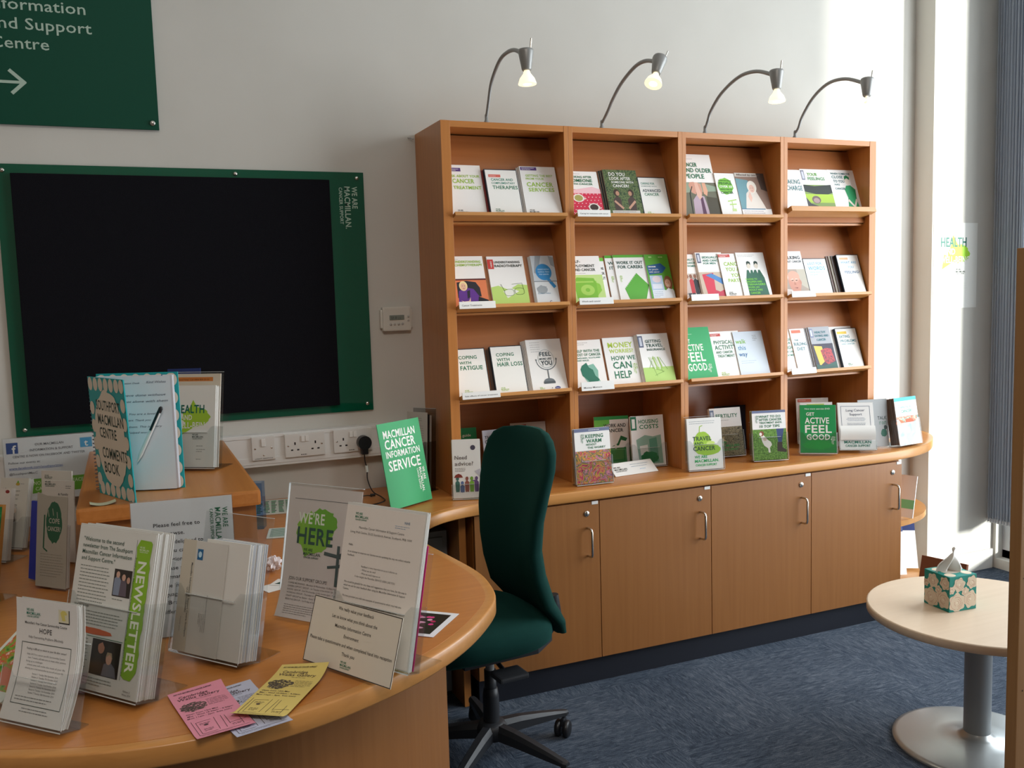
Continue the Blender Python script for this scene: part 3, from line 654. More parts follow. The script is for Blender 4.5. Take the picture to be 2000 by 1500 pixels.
# ---- first bookcase, middle shelf
a = A5(140, 204); a.lines([('UNDERSTANDING', 24, 176, 9, 104), ('CHEMOTHERAPY', 24, 163, 9, 110)], LM).small(2, 190, 60, 1, 4, '#888888', 1.2)
a.r(0, 0, 138, 112, '#d97a4c').r(0, 108, 138, 114, '#5a1d1a').p([(22, 100), (60, 106), (96, 100), (110, 78), (112, 44), (20, 40)], '#1c1a24').p([(20, 22), (26, 66), (54, 80), (84, 74), (104, 44), (98, 22)], '#5d2a8c').e(46, 86, 16, 19, '#ecd9a0').e(46, 83, 11, 14, '#e2b79c').ln(41, 86, 44, 86, 2, '#3a2a22').ln(49, 86, 52, 86, 2, '#3a2a22').ln(43, 76, 50, 76, 1.6, '#a8483c').p([(58, 66), (70, 70), (66, 42), (56, 36)], '#171422').p([(30, 30), (48, 16), (66, 22), (68, 42), (60, 28), (42, 26)], '#e6c2ac').p([(100, 44), (137, 30), (137, 0), (24, 0), (24, 22), (96, 22)], '#10101a')
shelf(.0375, 1, .138, .202, .006, a, 'booklet about chemotherapy with a photo of a blonde woman in a purple top')
a = A5(147, 200); a.lines([('UNDERSTANDING', 27, 172, 9, 104), ('RADIOTHERAPY', 27, 157, 10, 112)], DK).r(0, 150, 24, 188, '#c93a34').t('VIDEO', 17, 155, 6, WH, 26, 90)
a.p([(0, 78), (30, 84), (70, 66), (110, 88), (147, 84), (147, 0), (0, 0)], '#b9d873').p([(46, 62), (60, 34), (110, 60), (84, 72)], '#e6e9df')
for cx in (70, 112): 
    for i in range(20):
        a0, a1 = 2*math.pi*i/20, 2*math.pi*(i+1)/20; q = lambda t2: (cx+19*sp(math.cos(t2), .7), 56+13*sp(math.sin(t2), .7)+(cx-70)*.1); p0, p1 = q(a0), q(a1); a.ln(*p0, *p1, 1.6, '#5f7a3a')
a.ln(89, 62, 94, 62, 1.8, '#5f7a3a').ln(52, 62, 40, 90, 1.5, '#5f7a3a').ln(130, 66, 126, 92, 1.5, '#5f7a3a').ln(126, 92, 84, 88, 1.3, '#5f7a3a')
shelf(.192, 1, .147, .200, .006, a, 'white and lime booklet about radiotherapy with a drawing of spectacles')
a = Art(96, 198); a.r(0, 96, 96, 198, '#c3cbd2').p([(20, 198), (44, 198), (20, 120), (6, 130)], '#98a2ab').p([(74, 198), (96, 190), (96, 150), (80, 160)], '#98a2ab').e(46, 132, 33, 33, '#2b86c4', 28).ln(60, 104, 84, 70, 13, '#2b86c4').r(0, 93, 96, 96, '#7d868d').blob(30, 62, 22, 16, '#9aa1a6', 4)
a.t('UNDERSTANDING', 22, 140, 5.5, '#bcdcf2', 48).t('CLINICAL TRIALS', 22, 130, 5.5, '#bcdcf2', 48).t('FOR CANCER', 26, 120, 5.5, '#bcdcf2', 40).t('CLINICAL TRIALS', 8, 44, 5.5, '#6d92ad', 52, 0, .2).small(10, 10, 50, 1, 4, '#888888').t('C', 52, 8, 10, '#3d3f6a', 9)
shelf(.367, 1, .095, .198, .003, a, 'grey leaflet about clinical trials with a big blue magnifying glass', cover='#d9dde0', copies=3, step=(-.0022, 0))
# ---- first bookcase, bottom sloping shelf
def title_case(lines, w=130, h=184, flash=None):
    a = white_case(w, h); a.frame(0, 0, w, h, 2.2, '#10202a')
    for l in lines: a.t(*l)
    if flash: a.r(*flash[:4], flash[4])
    return a
a = title_case([('COPING', 22, 144, 13, G, 72), ('WITH', 23, 124, 11, G, 46), ('FATIGUE', 24, 102, 16, G, 88)], 129); a.mac(28, 12, 1.4, LM)
shelf(.0375, 2, .129, .184, .014, a, 'white dark-edged case about coping with fatigue', case=True, name='disc_case', cat='case')
a = title_case([('COPING', 22, 146, 13, G, 72), ('WITH', 22, 127, 12, G, 52), ('HAIR LOSS', 22, 107, 16, G, 102)], 130, 186); a.mac(22, 12, 1.4, LM)
booklet(SH(.176, 2, 0), .12, .178, .003, None, 'booklet with a brown photo cover peeping out behind the hair loss case', cover='#5a4438')
shelf(.186, 2, .13, .186, .014, a, 'white dark-edged case about coping with hair loss', dy=.0035, case=True, name='disc_case', cat='case')
a = A5(147, 203); a.t('FEEL', 50, 136, 16, NV, 48).t('MORE LIKE', 47, 121, 8, NV, 50).t('YOU', 51, 100, 18, NV, 46).small(16, 190, 44, 5, 9, '#888888', 1.2)
for i in range(26):
    a0, a1 = math.pi*(1+i/25.*1.0), math.pi*(1+(i+1)/25.); a.ln(74+42*math.cos(a0), 122+40*math.sin(a0), 74+42*math.cos(a1), 122+40*math.sin(a1), 3, '#5b656b')
for i in range(30): a0, a1 = 2*math.pi*i/30, 2*math.pi*(i+1)/30; a.ln(74+32*math.cos(a0), 125+36*math.sin(a0), 74+32*math.cos(a1), 125+36*math.sin(a1), 1.6, '#a8b2b6')
a.r(72, 40, 76, 82, '#5b656b').e(74, 36, 22, 12, '#6b7276', 20, 0, 180).r(50, 27, 98, 36, '#4c5357').e(32, 122, 3, 3, '#5b656b').e(116, 122, 3, 3, '#5b656b')
a.mac(30, 6, .9, LM).t('+', 78, 6, 7, NV, 6).e(104, 9, 11, 6, '#3b3f86').t('Boots', 97, 7, 4, WH, 14, 0, .2, .3)
shelf(.3335, 2, .147, .203, .0045, a, 'white booklet titled Feel more like you with a drawing of a round mirror', copies=4, step=(-.0032, 0))

# ---- second bookcase, top shelf
DOTS = Art(144, 192)
a = DOTS; a.r(0, 0, 144, 116, '#d22c4d').p([(0, 108), (40, 116), (110, 128), (144, 118), (144, 100), (0, 100)], '#f0c4cc')
for i in range(9):
    for j in range(8): 
        X, Y = 8+i*16+(j % 2)*8, 6+j*13
        if X < 140: a.e(X, Y, 2.0, 2.0, '#f6dfe3', 8)
for cx, cy in ((44, 80), (104, 42), (40, 8)): a.e(cx, max(cy, 12), 24, 17 if cy > 20 else 11, '#ece6df').e(cx, max(cy, 12), 18, 13 if cy > 20 else 8, '#43302a' if cy < 60 else '#a7a35a').ln(cx+22, cy-4, cx+32, cy-2, 4, '#ece6df')
a.lines([('LOOKING AFTER', 18, 164, 9, 98), ('SOMEONE', 20, 147, 13, 96), ('WITH CANCER', 14, 135, 8, 102)], G).small(2, 180, 100, 1, 4, '#999999', 1.2)
shelf(.5195, 0, .142, .192, .006, a, 'booklet about looking after someone, with a red polka dot tablecloth and coffee cups')
GRASSB = noise_mat('garden_print', ['#1f2a1c', '#3d5634', '#6d7b4a', '#2a2f26'], 120, 4, .45)
a = Art(149, 198); a.r(0, 0, 149, 198, GRASSB).lines([('DO YOU', 24, 172, 15, 72), ('LOOK AFTER', 24, 155, 13, 94), ('SOMEONE WITH', 30, 141, 9, 98), ('CANCER?', 34, 124, 12, 72)], WH)
for cx, sg_ in ((44, 1), (108, -1)): a.p([(cx-16, 26), (cx-20, 70), (cx, 90), (cx+16, 72), (cx+14, 26)], '#4a3a34').e(cx, 100, 13, 16, '#3c2a20').e(cx+4*sg_, 98, 8, 10, '#b98a70').ln(cx-14*sg_, 66, cx+20*sg_, 34, 9, '#c79a82')
a.r(12, 8, 134, 26, '#d9d6cf').small(18, 20, 108, 2, 6, '#777777')
shelf(.684, 0, .149, .198, .005, a, 'booklet with a dark garden photo of two women facing each other', copies=2, step=(-.007, 0), cover='#2b2f28')
a = title_case([('CARING FOR', 12, 140, 9, TE, 62), ('SOMEONE WITH', 12, 130, 5, '#88a09a', 70), ('ADVANCED', 14, 108, 12, NV, 84), ('CANCER', 20, 92, 12, G, 66)], 127, 172); a.mac(18, 10, 1.3, LM)
shelf(.836, 0, .126, .172, .012, a, 'smaller white dark-edged case about caring for someone with advanced cancer', case=True, name='disc_case', cat='case')
# ---- second bookcase, middle shelf
a = A5(144, 196); a.r(0, 0, 144, 118, '#bfdc86').blob(72, 62, 56, 40, '#8cc63f', 5, 30, .10).p([(14, 88), (30, 108), (104, 104), (112, 80), (110, 24), (20, 22)], '#7dbb35').e(70, 56, 30, 22, '#a7d25c').e(70, 56, 10, 8, '#7dbb35').r(24, 86, 100, 92, '#a7d25c')
a.lines([('SELF-', 18, 168, 11, 40), ('EMPLOYMENT', 10, 150, 11, 108), ('AND CANCER', 20, 134, 11, 98)], DK).small(8, 124, 100, 1, 4, '#999999', 1.2)
shelf(.5195, 1, .144, .196, .005, a, 'booklet about self-employment with a lime green drawing of a telephone', dy=.0045)
a = A5(148, 190); a.r(100, 176, 148, 190, '#6fbf3a').t('QUESTIONS', 98, 140, 11, DK, 44).t('TO ASK', 104, 120, 11, DK, 40).t('ABOUT', 104, 100, 11, DK, 40)
shelf(.536, 1, .148, .190, .0035, a, 'booklet with a green corner almost hidden behind the self-employment booklet')
def work_art(second):
    a = A5(148, 199); a.r(0, 188, 148, 199, '#55a82e').lines([('WORK', 10, 160, 13, 56), ('IT OUT', 72, 160, 13, 58), ('FOR CARERS', 14, 142, 13, 112)] if second else [('WORK', 10, 160, 13, 80), ('IT OUT', 14, 140, 13, 70)], '#2d5a52')
    a.p([(28, 58), (92, 122), (140, 70), (112, 0), (46, 0)] if second else [(40, 90), (100, 100), (110, 30), (60, 20)], '#58ab33').mac(14, 112, 1.2, LM, -90)
    if second:
        for i in range(9): a.ln(30+i*7, 62+i*7, 33+i*7, 59+i*7, 1.2, WH)
    return a
shelf(.6915, 1, .148, .194, .004, work_art(False), 'booklet with a green top edge half covered by the one about carers', dy=.0)
shelf(.727, 1, .148, .199, .004, work_art(True), 'wide booklet titled Work it out for carers with a large green diamond', dy=.0045)
a = Art(110, 198); a.r(0, 0, 110, 198, '#5aa52f').p([(4, 150), (70, 160), (92, 140), (70, 118), (8, 112)], '#1f5c96').small(10, 143, 54, 1, 4, WH, 5, 4).t('for people', 10, 131, 7, WH, 44, 0, .4).t('with cancer', 10, 120, 7, WH, 48, 0, .4).r(8, 0, 66, 108, '#b9cde4').e(38, 92, 20, 14, '#e7d7dc').r(14, 52, 58, 72, '#e2e6f2').r(10, 6, 70, 46, '#e6edf5').small(14, 38, 46, 4, 7, '#7f9dc0')
a.p([(62, 0), (70, 44), (104, 50), (109, 40), (109, 0)], '#dbe2ea').e(88, 76, 20, 30, '#8a5a3a').e(86, 74, 13, 18, '#d9a98c').ln(79, 78, 83, 78, 1.5, '#4a3226').ln(88, 78, 92, 78, 1.5, '#4a3226').ln(81, 66, 91, 66, 2.4, '#f0ece6').p([(62, 0), (66, 40), (84, 54), (102, 46), (109, 30), (109, 0)], '#e4e8ec').small(20, 184, 22, 1, 4, '#bfe39c', 5).small(64, 184, 32, 1, 4, '#bfe39c', 4)
shelf(.8665, 1, .109, .198, .0035, a, 'green and blue leaflet with a photo of a smiling woman, right end of the shelf', dy=.009)
# ---- second bookcase, bottom sloping shelf
a = A5(144, 196); a.small(4, 184, 90, 2, 7, '#777777', 1.2).lines([('HELP WITH THE', 24, 146, 11, 110), ('COST OF CANCER', 24, 131, 11, 112)], G).lines([('ENGLAND, SCOTLAND', 28, 120, 6, 104), ('AND WALES', 28, 110, 6, 52)], TE)
a.p([(58, 90), (96, 98), (112, 70), (108, 40), (118, 20), (104, 4), (50, 4), (60, 22), (44, 50)], '#7fb5a2').p([(44, 92), (66, 104), (74, 84), (90, 74), (96, 50), (112, 34), (94, 16), (90, 4), (58, 4), (64, 30), (40, 52), (36, 78)], '#1d6f57')
shelf(.5195, 2, .144, .196, .005, a, 'booklet about help with costs showing a green map shape', dz=.0003)
a = A5(146, 200); a.lines([('MONEY', 20, 158, 22, 112, '#b3cf3a'), ('WORRIES?', 22, 136, 16, 108, '#b3cf3a'), ('HOW WE', 26, 106, 18, 108, G), ('CAN', 28, 72, 28, 84, G), ('HELP', 28, 32, 30, 78, G)], G).mac(118, 90, 1.9, LM, -90)
shelf(.674, 2, .145, .2, .004, a, 'white booklet titled Money worries? How we can help, in lime and green letters', dy=.001)
a = A5(142, 204); a.r(0, 0, 142, 64, '#b5d877').lines([('GETTING', 32, 166, 13, 72), ('TRAVEL', 32, 148, 14, 78), ('INSURANCE', 34, 133, 9, 84)], '#2d5a52').r(0, 148, 22, 196, '#5a6480').r(6, 154, 17, 190, '#c9cfdc')
for q in ((34, 106, 60, 26), (60, 106, 90, 40), (40, 62, 96, 44), (50, 30, 92, 44), (84, 104, 112, 52), (30, 60, 56, 110)): a.ln(*q, 2, '#7fa84a')
for i in range(4): a.p([(40+i*11, 106), (46+i*11, 106), (60+i*11, 56), (54+i*11, 56)], '#a9cf66' if i % 2 else '#dfe9cf')
shelf(.826, 2, .142, .204, .0045, a, 'booklet about travel insurance with a lime deckchair drawing', dy=.006, copies=2, step=(-.004, 0))

# ---- third bookcase, top shelf
SKIN = '#cf9a86'
a = Art(190, 284); a.small(4, 262, 150, 1, 4, '#999999', 1.2).lines([('CANCER', 40, 228, 18, 78), ('AND OLDER', 44, 203, 19, 138), ('PEOPLE', 50, 176, 20, 92)], G)
a.r(0, 0, 190, 158, '#6a6a58').p([(0, 158), (110, 158), (190, 140), (190, 120), (0, 110)], '#8fa08c').p([(58, 0), (66, 80), (88, 104), (122, 96), (136, 0)], '#b9a4b4').p([(98, 0), (102, 92), (114, 92), (118, 0)], '#5a3552').p([(130, 0), (132, 96), (182, 90), (190, 40), (190, 0)], '#4a4434').p([(56, 146), (64, 158), (84, 160), (92, 140), (84, 104), (66, 112)], SKIN).p([(86, 158), (104, 158), (112, 130), (110, 92), (98, 82), (88, 98), (86, 130)], '#e0b4a2').p([(100, 156), (116, 152), (118, 120), (112, 100)], SKIN).p([(122, 156), (138, 156), (144, 120), (136, 98), (122, 108)], '#dca68a').ln(50, 0, 56, 108, 4, '#1c1f1c').ln(56, 108, 72, 140, 4, '#1c1f1c')
shelf(1.0195, 0, .190, .284, .005, a, 'tall booklet about older people with a photo of hands on a walking stick')
a = Art(100, 200); a.blob(44, 142, 38, 36, '#7cc142', 8, 26, .08).lines([('SUPPORTING', 14, 163, 6, 62, '#2f6a2a'), ('PEOPLE', 14, 149, 10, 62, '#205030'), ('OVER 60', 14, 135, 10, 62, WH), ('AFFECTED BY', 14, 124, 6, 62, '#205030'), ('CANCER', 16, 108, 11, 60, '#205030')], G)
a.ln(60, 80, 60, 30, 3, '#b5d877').ln(40, 74, 84, 82, 5, '#b5d877').ln(46, 60, 80, 62, 5, '#b5d877').r(54, 30, 74, 42, '#c9e09b').small(8, 10, 30, 1, 3, PU).small(52, 6, 36, 1, 4, '#9c4a78')
shelf(1.209, 0, .1, .2, .004, a, 'narrow white leaflet about supporting people over 60', dy=.006)
a = A5(150, 203); a.r(0, 0, 150, 203, '#8d7264').r(0, 186, 150, 203, '#cfc8c0').p([(0, 178), (60, 170), (70, 100), (60, 40), (0, 40)], '#6d9aa4').p([(110, 203), (150, 203), (150, 120), (120, 130)], '#4a3a32').p([(24, 46), (40, 110), (64, 132), (92, 120), (118, 60), (128, 34), (24, 34)], '#e3d9cf').e(74, 140, 24, 28, '#efe6da').e(72, 132, 14, 18, '#e8bfae').ln(65, 135, 69, 135, 1.6, '#6a4a40').ln(75, 135, 79, 135, 1.6, '#6a4a40').ln(69, 123, 76, 123, 1.5, '#b06a5c').p([(46, 96), (60, 120), (66, 90), (56, 70)], '#e8bfae').r(0, 0, 150, 40, '#ece8e4').lines([('Affected by cancer?', 8, 190, 9, 120, '#6b5a50')], '#6b5a50').small(8, 30, 110, 3, 9, '#7a4a6a').r(0, 38, 120, 42, '#4d7d9a')
shelf(1.309, 0, .15, .203, .0035, a, 'leaflet with a photo of a white-haired woman resting her chin on her hands', copies=2, dy=.001, step=(.001, 0))
# ---- third bookcase, middle shelf
PINKB = noise_mat('street_print', ['#b9a79a', '#d6c8bc', '#8f8a86'], 90, 3, .45)
a = A5(130, 200); a.r(0, 0, 130, 116, PINKB).lines([('SEXUALITY', 24, 172, 9, 66), ('AND CANCER', 24, 158, 9, 66), ('FOR WOMEN', 26, 145, 8, 64)], TE)
for cx, c1 in ((36, '#c9b9b4'), (54, '#c0303a'), (74, '#26262e'), (94, '#2d2c34')): a.p([(cx-9, 30), (cx-10, 86), (cx, 96), (cx+10, 86), (cx+9, 30)], c1).e(cx, 104, 7, 9, '#8b5a42').p([(cx-7, 2), (cx-8, 32), (cx+8, 32), (cx+6, 2)], '#2b2d3a')
shelf(1.0195, 1, .13, .2, .004, a, 'booklet showing people walking in a street, leftmost on the middle shelf of the third bookcase')
a = A5(130, 204); a.r(0, 0, 130, 118, '#c9b7a4').p([(14, 108), (70, 114), (64, 20), (24, 16)], '#d2354c').p([(30, 104), (60, 112), (118, 84), (118, 56), (70, 84)], '#4c86c4').p([(64, 40), (86, 32), (118, 44), (118, 12), (56, 14)], '#c63a52').r(4, 158, 22, 200, '#5a5f78').r(8, 164, 18, 194, '#c9cfdc').lines([('SEXUALITY', 30, 178, 9, 92), ('AND CANCER', 30, 164, 9, 92), ('FOR MEN', 32, 152, 8, 60)], TE)
shelf(1.111, 1, .13, .204, .004, a, 'booklet showing a person in a red top and blue jeans bending over', dy=.0045, copies=1)
a = A5(130, 196); a.r(0, 180, 58, 193, RD).small(6, 188, 46, 2, 5, WH).lines([('CANCER,', 20, 142, 17, 98), ('YOU AND', 24, 118, 17, 100), ('YOUR', 44, 92, 17, 70), ('PARTNER', 26, 70, 15, 98)], LM).mac(16, 12, 1.6, DK)
shelf(1.219, 1, .13, .196, .004, a, 'white booklet about you and your partner in lime letters with a red flash', dy=.0133)
a = A5(144, 198); a.small(6, 186, 96, 2, 6, '#999999', 1.2)
for cx, w2 in ((54, 26), (92, 34)): a.p([(cx-w2, 0), (cx-w2, 80), (cx-14, 120), (cx+14, 120), (cx+w2-4, 84), (cx+w2+4, 0)], '#175c44').e(cx, 140, 10, 14, '#dcd3c4').p([(cx-10, 142), (cx-9, 156), (cx, 160), (cx+10, 155), (cx+10, 142), (cx, 150)], '#16352c').p([(cx-6, 122), (cx+6, 122), (cx, 104)], WH)
a.lines([('TALKING TO', 20, 76, 7, 62), ('CHILDREN AND', 22, 64, 8, 82), ('TEENAGERS', 26, 52, 8, 92), ('WHEN AN', 28, 40, 7, 56), ('ADULT HAS', 28, 28, 8, 70), ('CANCER', 34, 14, 9, 50)], '#7bd22c')
shelf(1.3045, 1, .143, .198, .004, a, 'white booklet with two figures in dark green jumpers and bright lime text', dy=.0178)
# ---- third bookcase, bottom sloping shelf
a = Art(160, 226); a.r(0, 0, 160, 226, '#2fa866').lines([('GET', 26, 158, 18, 34), ('ACTIVE', 20, 126, 28, 98), ('FEEL', 22, 80, 40, 98), ('GOOD.', 26, 40, 32, 100)], WH).small(10, 196, 100, 1, 4, '#c9e8d6').mac(126, 66, 1.6, WH, -90)
shelf(1.0195, 2, .163, .226, .006, a, 'big bright green booklet titled Get active feel good on the shelf', cover='#2fa866')
a = A5(146, 203); a.r(0, 182, 52, 194, RD).small(4, 189, 42, 2, 5, WH).lines([('PHYSICAL', 12, 148, 16, 96), ('ACTIVITY', 12, 124, 19, 110), ('AND CANCER', 14, 107, 11, 84), ('TREATMENT', 18, 90, 12, 86)], G).mac(20, 10, 1.7, LM)
shelf(1.184, 2, .146, .203, .004, a, 'white booklet about physical activity and treatment with a red flash')
a = A5(150, 196); a.r(0, 0, 150, 196, '#d4dfea').lines([('walk', 6, 144, 19, 52, '#7db640'), ('this', 12, 116, 19, 40, '#5f93b8'), ('way', 10, 88, 19, 44, '#2f6a9a')], G).small(16, 66, 84, 2, 9, '#9db4cc').small(96, 176, 24, 4, 7, '#666666')
shelf(1.2965, 2, .15, .196, .003, a, 'pale blue leaflet titled walk this way, right end of the third bookcase', dy=.005)

# ---- fourth bookcase, top shelf (its ledge sits proud of the posts)
a = A5(144, 196); a.lines([('TAKING', 50, 130, 21, 80), ('CHARGE', 50, 100, 22, 86)], '#1f6a72').small(10, 14, 70, 1, 4, '#aaaaaa')
D3 = dict(dz=.033)
shelf(1.5205, 0, .1445, .196, .005, a, 'white booklet titled Taking charge', **D3)
a = A5(152, 202); a.r(0, 0, 152, 128, '#7f9a50').p([(0, 128), (60, 122), (152, 130), (152, 92), (100, 76), (0, 96)], '#1b2622').r(0, 44, 152, 84, '#a8c93c').p([(0, 70), (20, 40), (80, 22), (152, 10), (152, 0), (0, 0)], '#3c3a3e').e(54, 58, 24, 18, '#6d5a58').e(54, 54, 17, 12, '#a98e8c').r(2, 150, 20, 196, '#7f8498').r(6, 156, 16, 190, '#c9cfdc').lines([('YOUR', 34, 170, 15, 56, '#58a53c'), ('FEELINGS', 34, 150, 15, 92, '#3c8f4c')], G).small(38, 144, 100, 1, 3, '#888888', 1)
shelf(1.6655, 0, .1515, .202, .004, a, 'booklet about your feelings with a photo of a knotted rope in a green field', **D3)
a = A5(146, 203); a.small(14, 12, 70, 1, 4, '#aaaaaa').lines([('WHEN SOMEONE', 14, 180, 9, 108), ('CLOSE', 16, 162, 13, 62), ('TO YOU', 20, 142, 13, 62), ('HAS', 24, 128, 9, 28), ('CANCER', 22, 108, 10, 56)], '#1f6a72').p([(74, 30), (82, 70), (74, 108), (86, 128), (110, 130), (134, 110), (128, 60), (138, 0), (90, 0)], '#2a9a62').e(98, 150, 13, 18, '#e6ddd0').p([(84, 156), (86, 172), (100, 178), (114, 168), (112, 156), (98, 164)], '#1f7f50').p([(78, 54), (110, 20), (132, 60), (124, 66), (108, 34), (84, 64)], '#e6ddd0')
shelf(1.8175, 0, .146, .203, .004, a, 'white booklet with a drawing of a woman in a green top', **D3)
# ---- fourth bookcase, middle shelf
a = A5(134, 204); a.r(0, 0, 134, 122, '#a79a8e').p([(88, 122), (134, 122), (134, 30), (100, 50)], '#b9b3a4').p([(0, 0), (10, 34), (60, 28), (104, 16), (120, 0)], '#d9d3cf').blob(66, 62, 32, 48, '#c98f7c', 3, 30, .04).e(66, 88, 31, 26, '#d3a28e').p([(46, 70), (60, 73), (60, 68)], '#4d3028').p([(72, 73), (86, 72), (74, 68)], '#4d3028').p([(64, 68), (72, 52), (60, 50)], '#b57a66').p([(56, 38), (78, 39), (74, 34)], '#8a4e44').p([(44, 74), (60, 79), (60, 76)], '#e6ded6').p([(72, 79), (88, 76), (72, 76)], '#e6ded6').e(97, 62, 5, 10, '#c08674').p([(34, 70), (36, 100), (30, 86)], '#ddd8d2').lines([('TALKING', 28, 168, 15, 94), ('ABOUT CANCER', 28, 152, 10, 98)], NV).small(8, 190, 80, 1, 4, '#888888')
shelf(1.5195, 1, .133, .204, .005, a, 'booklet with a close-up photo of an elderly man, leftmost on its shelf', dy=.0105)
a = title_case([('LOST FOR', 22, 142, 12, '#5fa9cf', 78), ('WORDS', 20, 118, 17, '#67b3d6', 92), ('talking about loss', 24, 106, 6, '#9fc8dd', 78), ('and grief', 24, 94, 6, '#9fc8dd', 40)], 127, 172)
shelf(1.6595, 1, .127, .172, .010, a, 'pale case with light blue lettering, middle of its shelf beside the elderly man', case=True, name='disc_case', cat='case')
a = title_case([('WHAT ARE', 16, 140, 11, '#7fb0cc', 88), ('YOU', 50, 118, 11, '#8fbcd4', 34), ('FEELING?', 28, 94, 12, '#3f6f96', 84)], 124, 182); a.r(14, 158, 62, 168, '#e3b48a')
shelf(1.836, 1, .123, .182, .012, a, 'white dark-edged case at the front of a thick brown-edged pile', case=True, name='disc_case', cat='case', dy=.012)
PB = noise_mat('brown_print', ['#3c2c24', '#8a6a54', '#c9b7a4', '#2a2220'], 60, 3, .5)
for i in range(3):
    o = booklet(SH(1.797+.011*i, 1, .0005+.0036*i), .125, .184-.001*i, .0033, None, ['rearmost', 'middle', 'foremost'][i]+' brown-edged booklet in the thick pile behind the white case', 'brown-edged booklets behind the white case', cover=['#5b4034', '#8f8576', '#3f2f28'][i])
# ---- fourth bookcase, bottom sloping shelf
a = A5(130, 196); a.lines([('MANAGE', 14, 146, 11, 60), ('YOUR', 36, 130, 11, 34), ('WEIGHT', 26, 108, 15, 60), ('AFTER CANCER', 22, 92, 9, 74), ('TREATMENT', 22, 76, 9, 66)], TE).small(8, 16, 60, 2, 5, '#999999')
shelf(1.5195, 2, .13, .196, .004, a, 'white booklet about managing weight, mostly covered, leftmost on its shelf')
a = A5(128, 196); a.r(8, 176, 58, 190, '#e2775c').small(12, 184, 40, 1, 4, WH).lines([('THE', 20, 140, 9, 26), ('BUILDING-UP', 20, 120, 14, 96), ('DIET', 22, 98, 14, 46)], '#2b7a86')
shelf(1.5965, 2, .079, .196, .004, Art(79, 196).r(8, 176, 58, 190, '#e2775c').lines([('THE', 14, 140, 9, 22), ('BUILDING', 8, 120, 14, 68), ('DIET', 20, 98, 14, 44)], '#2b7a86'), 'white booklet about the building diet with an orange flash', dy=.0045)
VEG = noise_mat('vegetable_print', ['#3a2a3e', '#8c2f3a', '#c23b44', '#3d4a2a'], 110, 3, .45)
a = A5(115, 198); a.r(0, 0, 115, 120, '#3c3848').p([(8, 112), (52, 108), (58, 44), (20, 20)], '#d9bf56').p([(40, 90), (70, 100), (100, 96), (108, 40), (70, 20), (48, 40)], VEG).p([(0, 30), (40, 20), (115, 36), (115, 0), (0, 0)], '#2f5a52').r(2, 150, 20, 190, '#7b82a0').r(6, 156, 16, 184, '#c9cfdc').lines([('HEALTHY', 30, 168, 10, 62), ('EATING AND', 28, 152, 10, 76), ('CANCER', 34, 134, 10, 50)], '#2b7a86')
shelf(1.694, 2, .115, .198, .0045, a, 'booklet about healthy eating with a photo of beans and vegetables', copies=2, step=(-.007, .0), dy=.002, cover='#9da0a6')
a = title_case([('EATING', 16, 140, 13, '#2b7a86', 58), ('PROBLEMS', 18, 120, 12, '#2b7a86', 88), ('AND CANCER', 20, 108, 7, '#5f9aa4', 74)], 120, 185); a.r(8, 158, 62, 170, '#e8c24f').mac(30, 12, 1.2, G)
shelf(1.837, 2, .12, .185, .014, a, 'white dark-edged case about eating problems with a yellow flash', case=True, name='disc_case', cat='case', dy=.004)
booklet(SH(1.815, 2, 0), .13, .198, .0033, None, 'white booklet showing only its top edge behind the eating problems case')

# ---- shelf-edge label cards
LC = 'white label card fixed to the shelf edge, '
for x, r, z, w, txt, lab in ((.038, 1, 0, .140, 'Cancer Treatments', 'reading Cancer Treatments'), (.038, 2, 0, .148, 'Side effects of cancer treatment', 'reading Side effects of cancer treatment'),
        (.5195, 0, 0, .140, 'Caring for someone with cancer', 'reading Caring for someone with cancer'), (.5195, 1, 0, .146, 'Work and cancer', 'reading Work and cancer'), (.5195, 2, -.002, .142, 'Money Matters', 'reading Money Matters'),
        (1.0195, 1, 0, .132, '', 'blank, on the third bookcase'), (1.5195, 1, 0, .126, '', 'blank, under the elderly man booklet'), (1.5195, 2, 0, .132, '', 'blank, under the building diet booklet')):
    h = .026 if txt != 'Money Matters' else .034
    M = Matrix.Translation((x, -.2765, ZR[r]-.0063)) @ Matrix.Rotation(-rad(TL), 4, 'X') @ Matrix.Translation((0, -.0515, -.017+z)) @ Matrix.Rotation(rad(8), 4, 'X')
    o = MB().bbox((0, -.003, 0), (w, 0, h), .001).build('label_card', mat((.82, .82, .80), .5, name='label_card')); o.matrix_world = M; tag(o, LC+lab, 'label')
    if txt: print_on(o, Art().t(txt, 10, 9, 6.5 if len(txt) < 20 else 5, '#4a4a4a', w*1000*(.55 if len(txt) < 20 else .86), 0, .1), (0, -.003, 0))

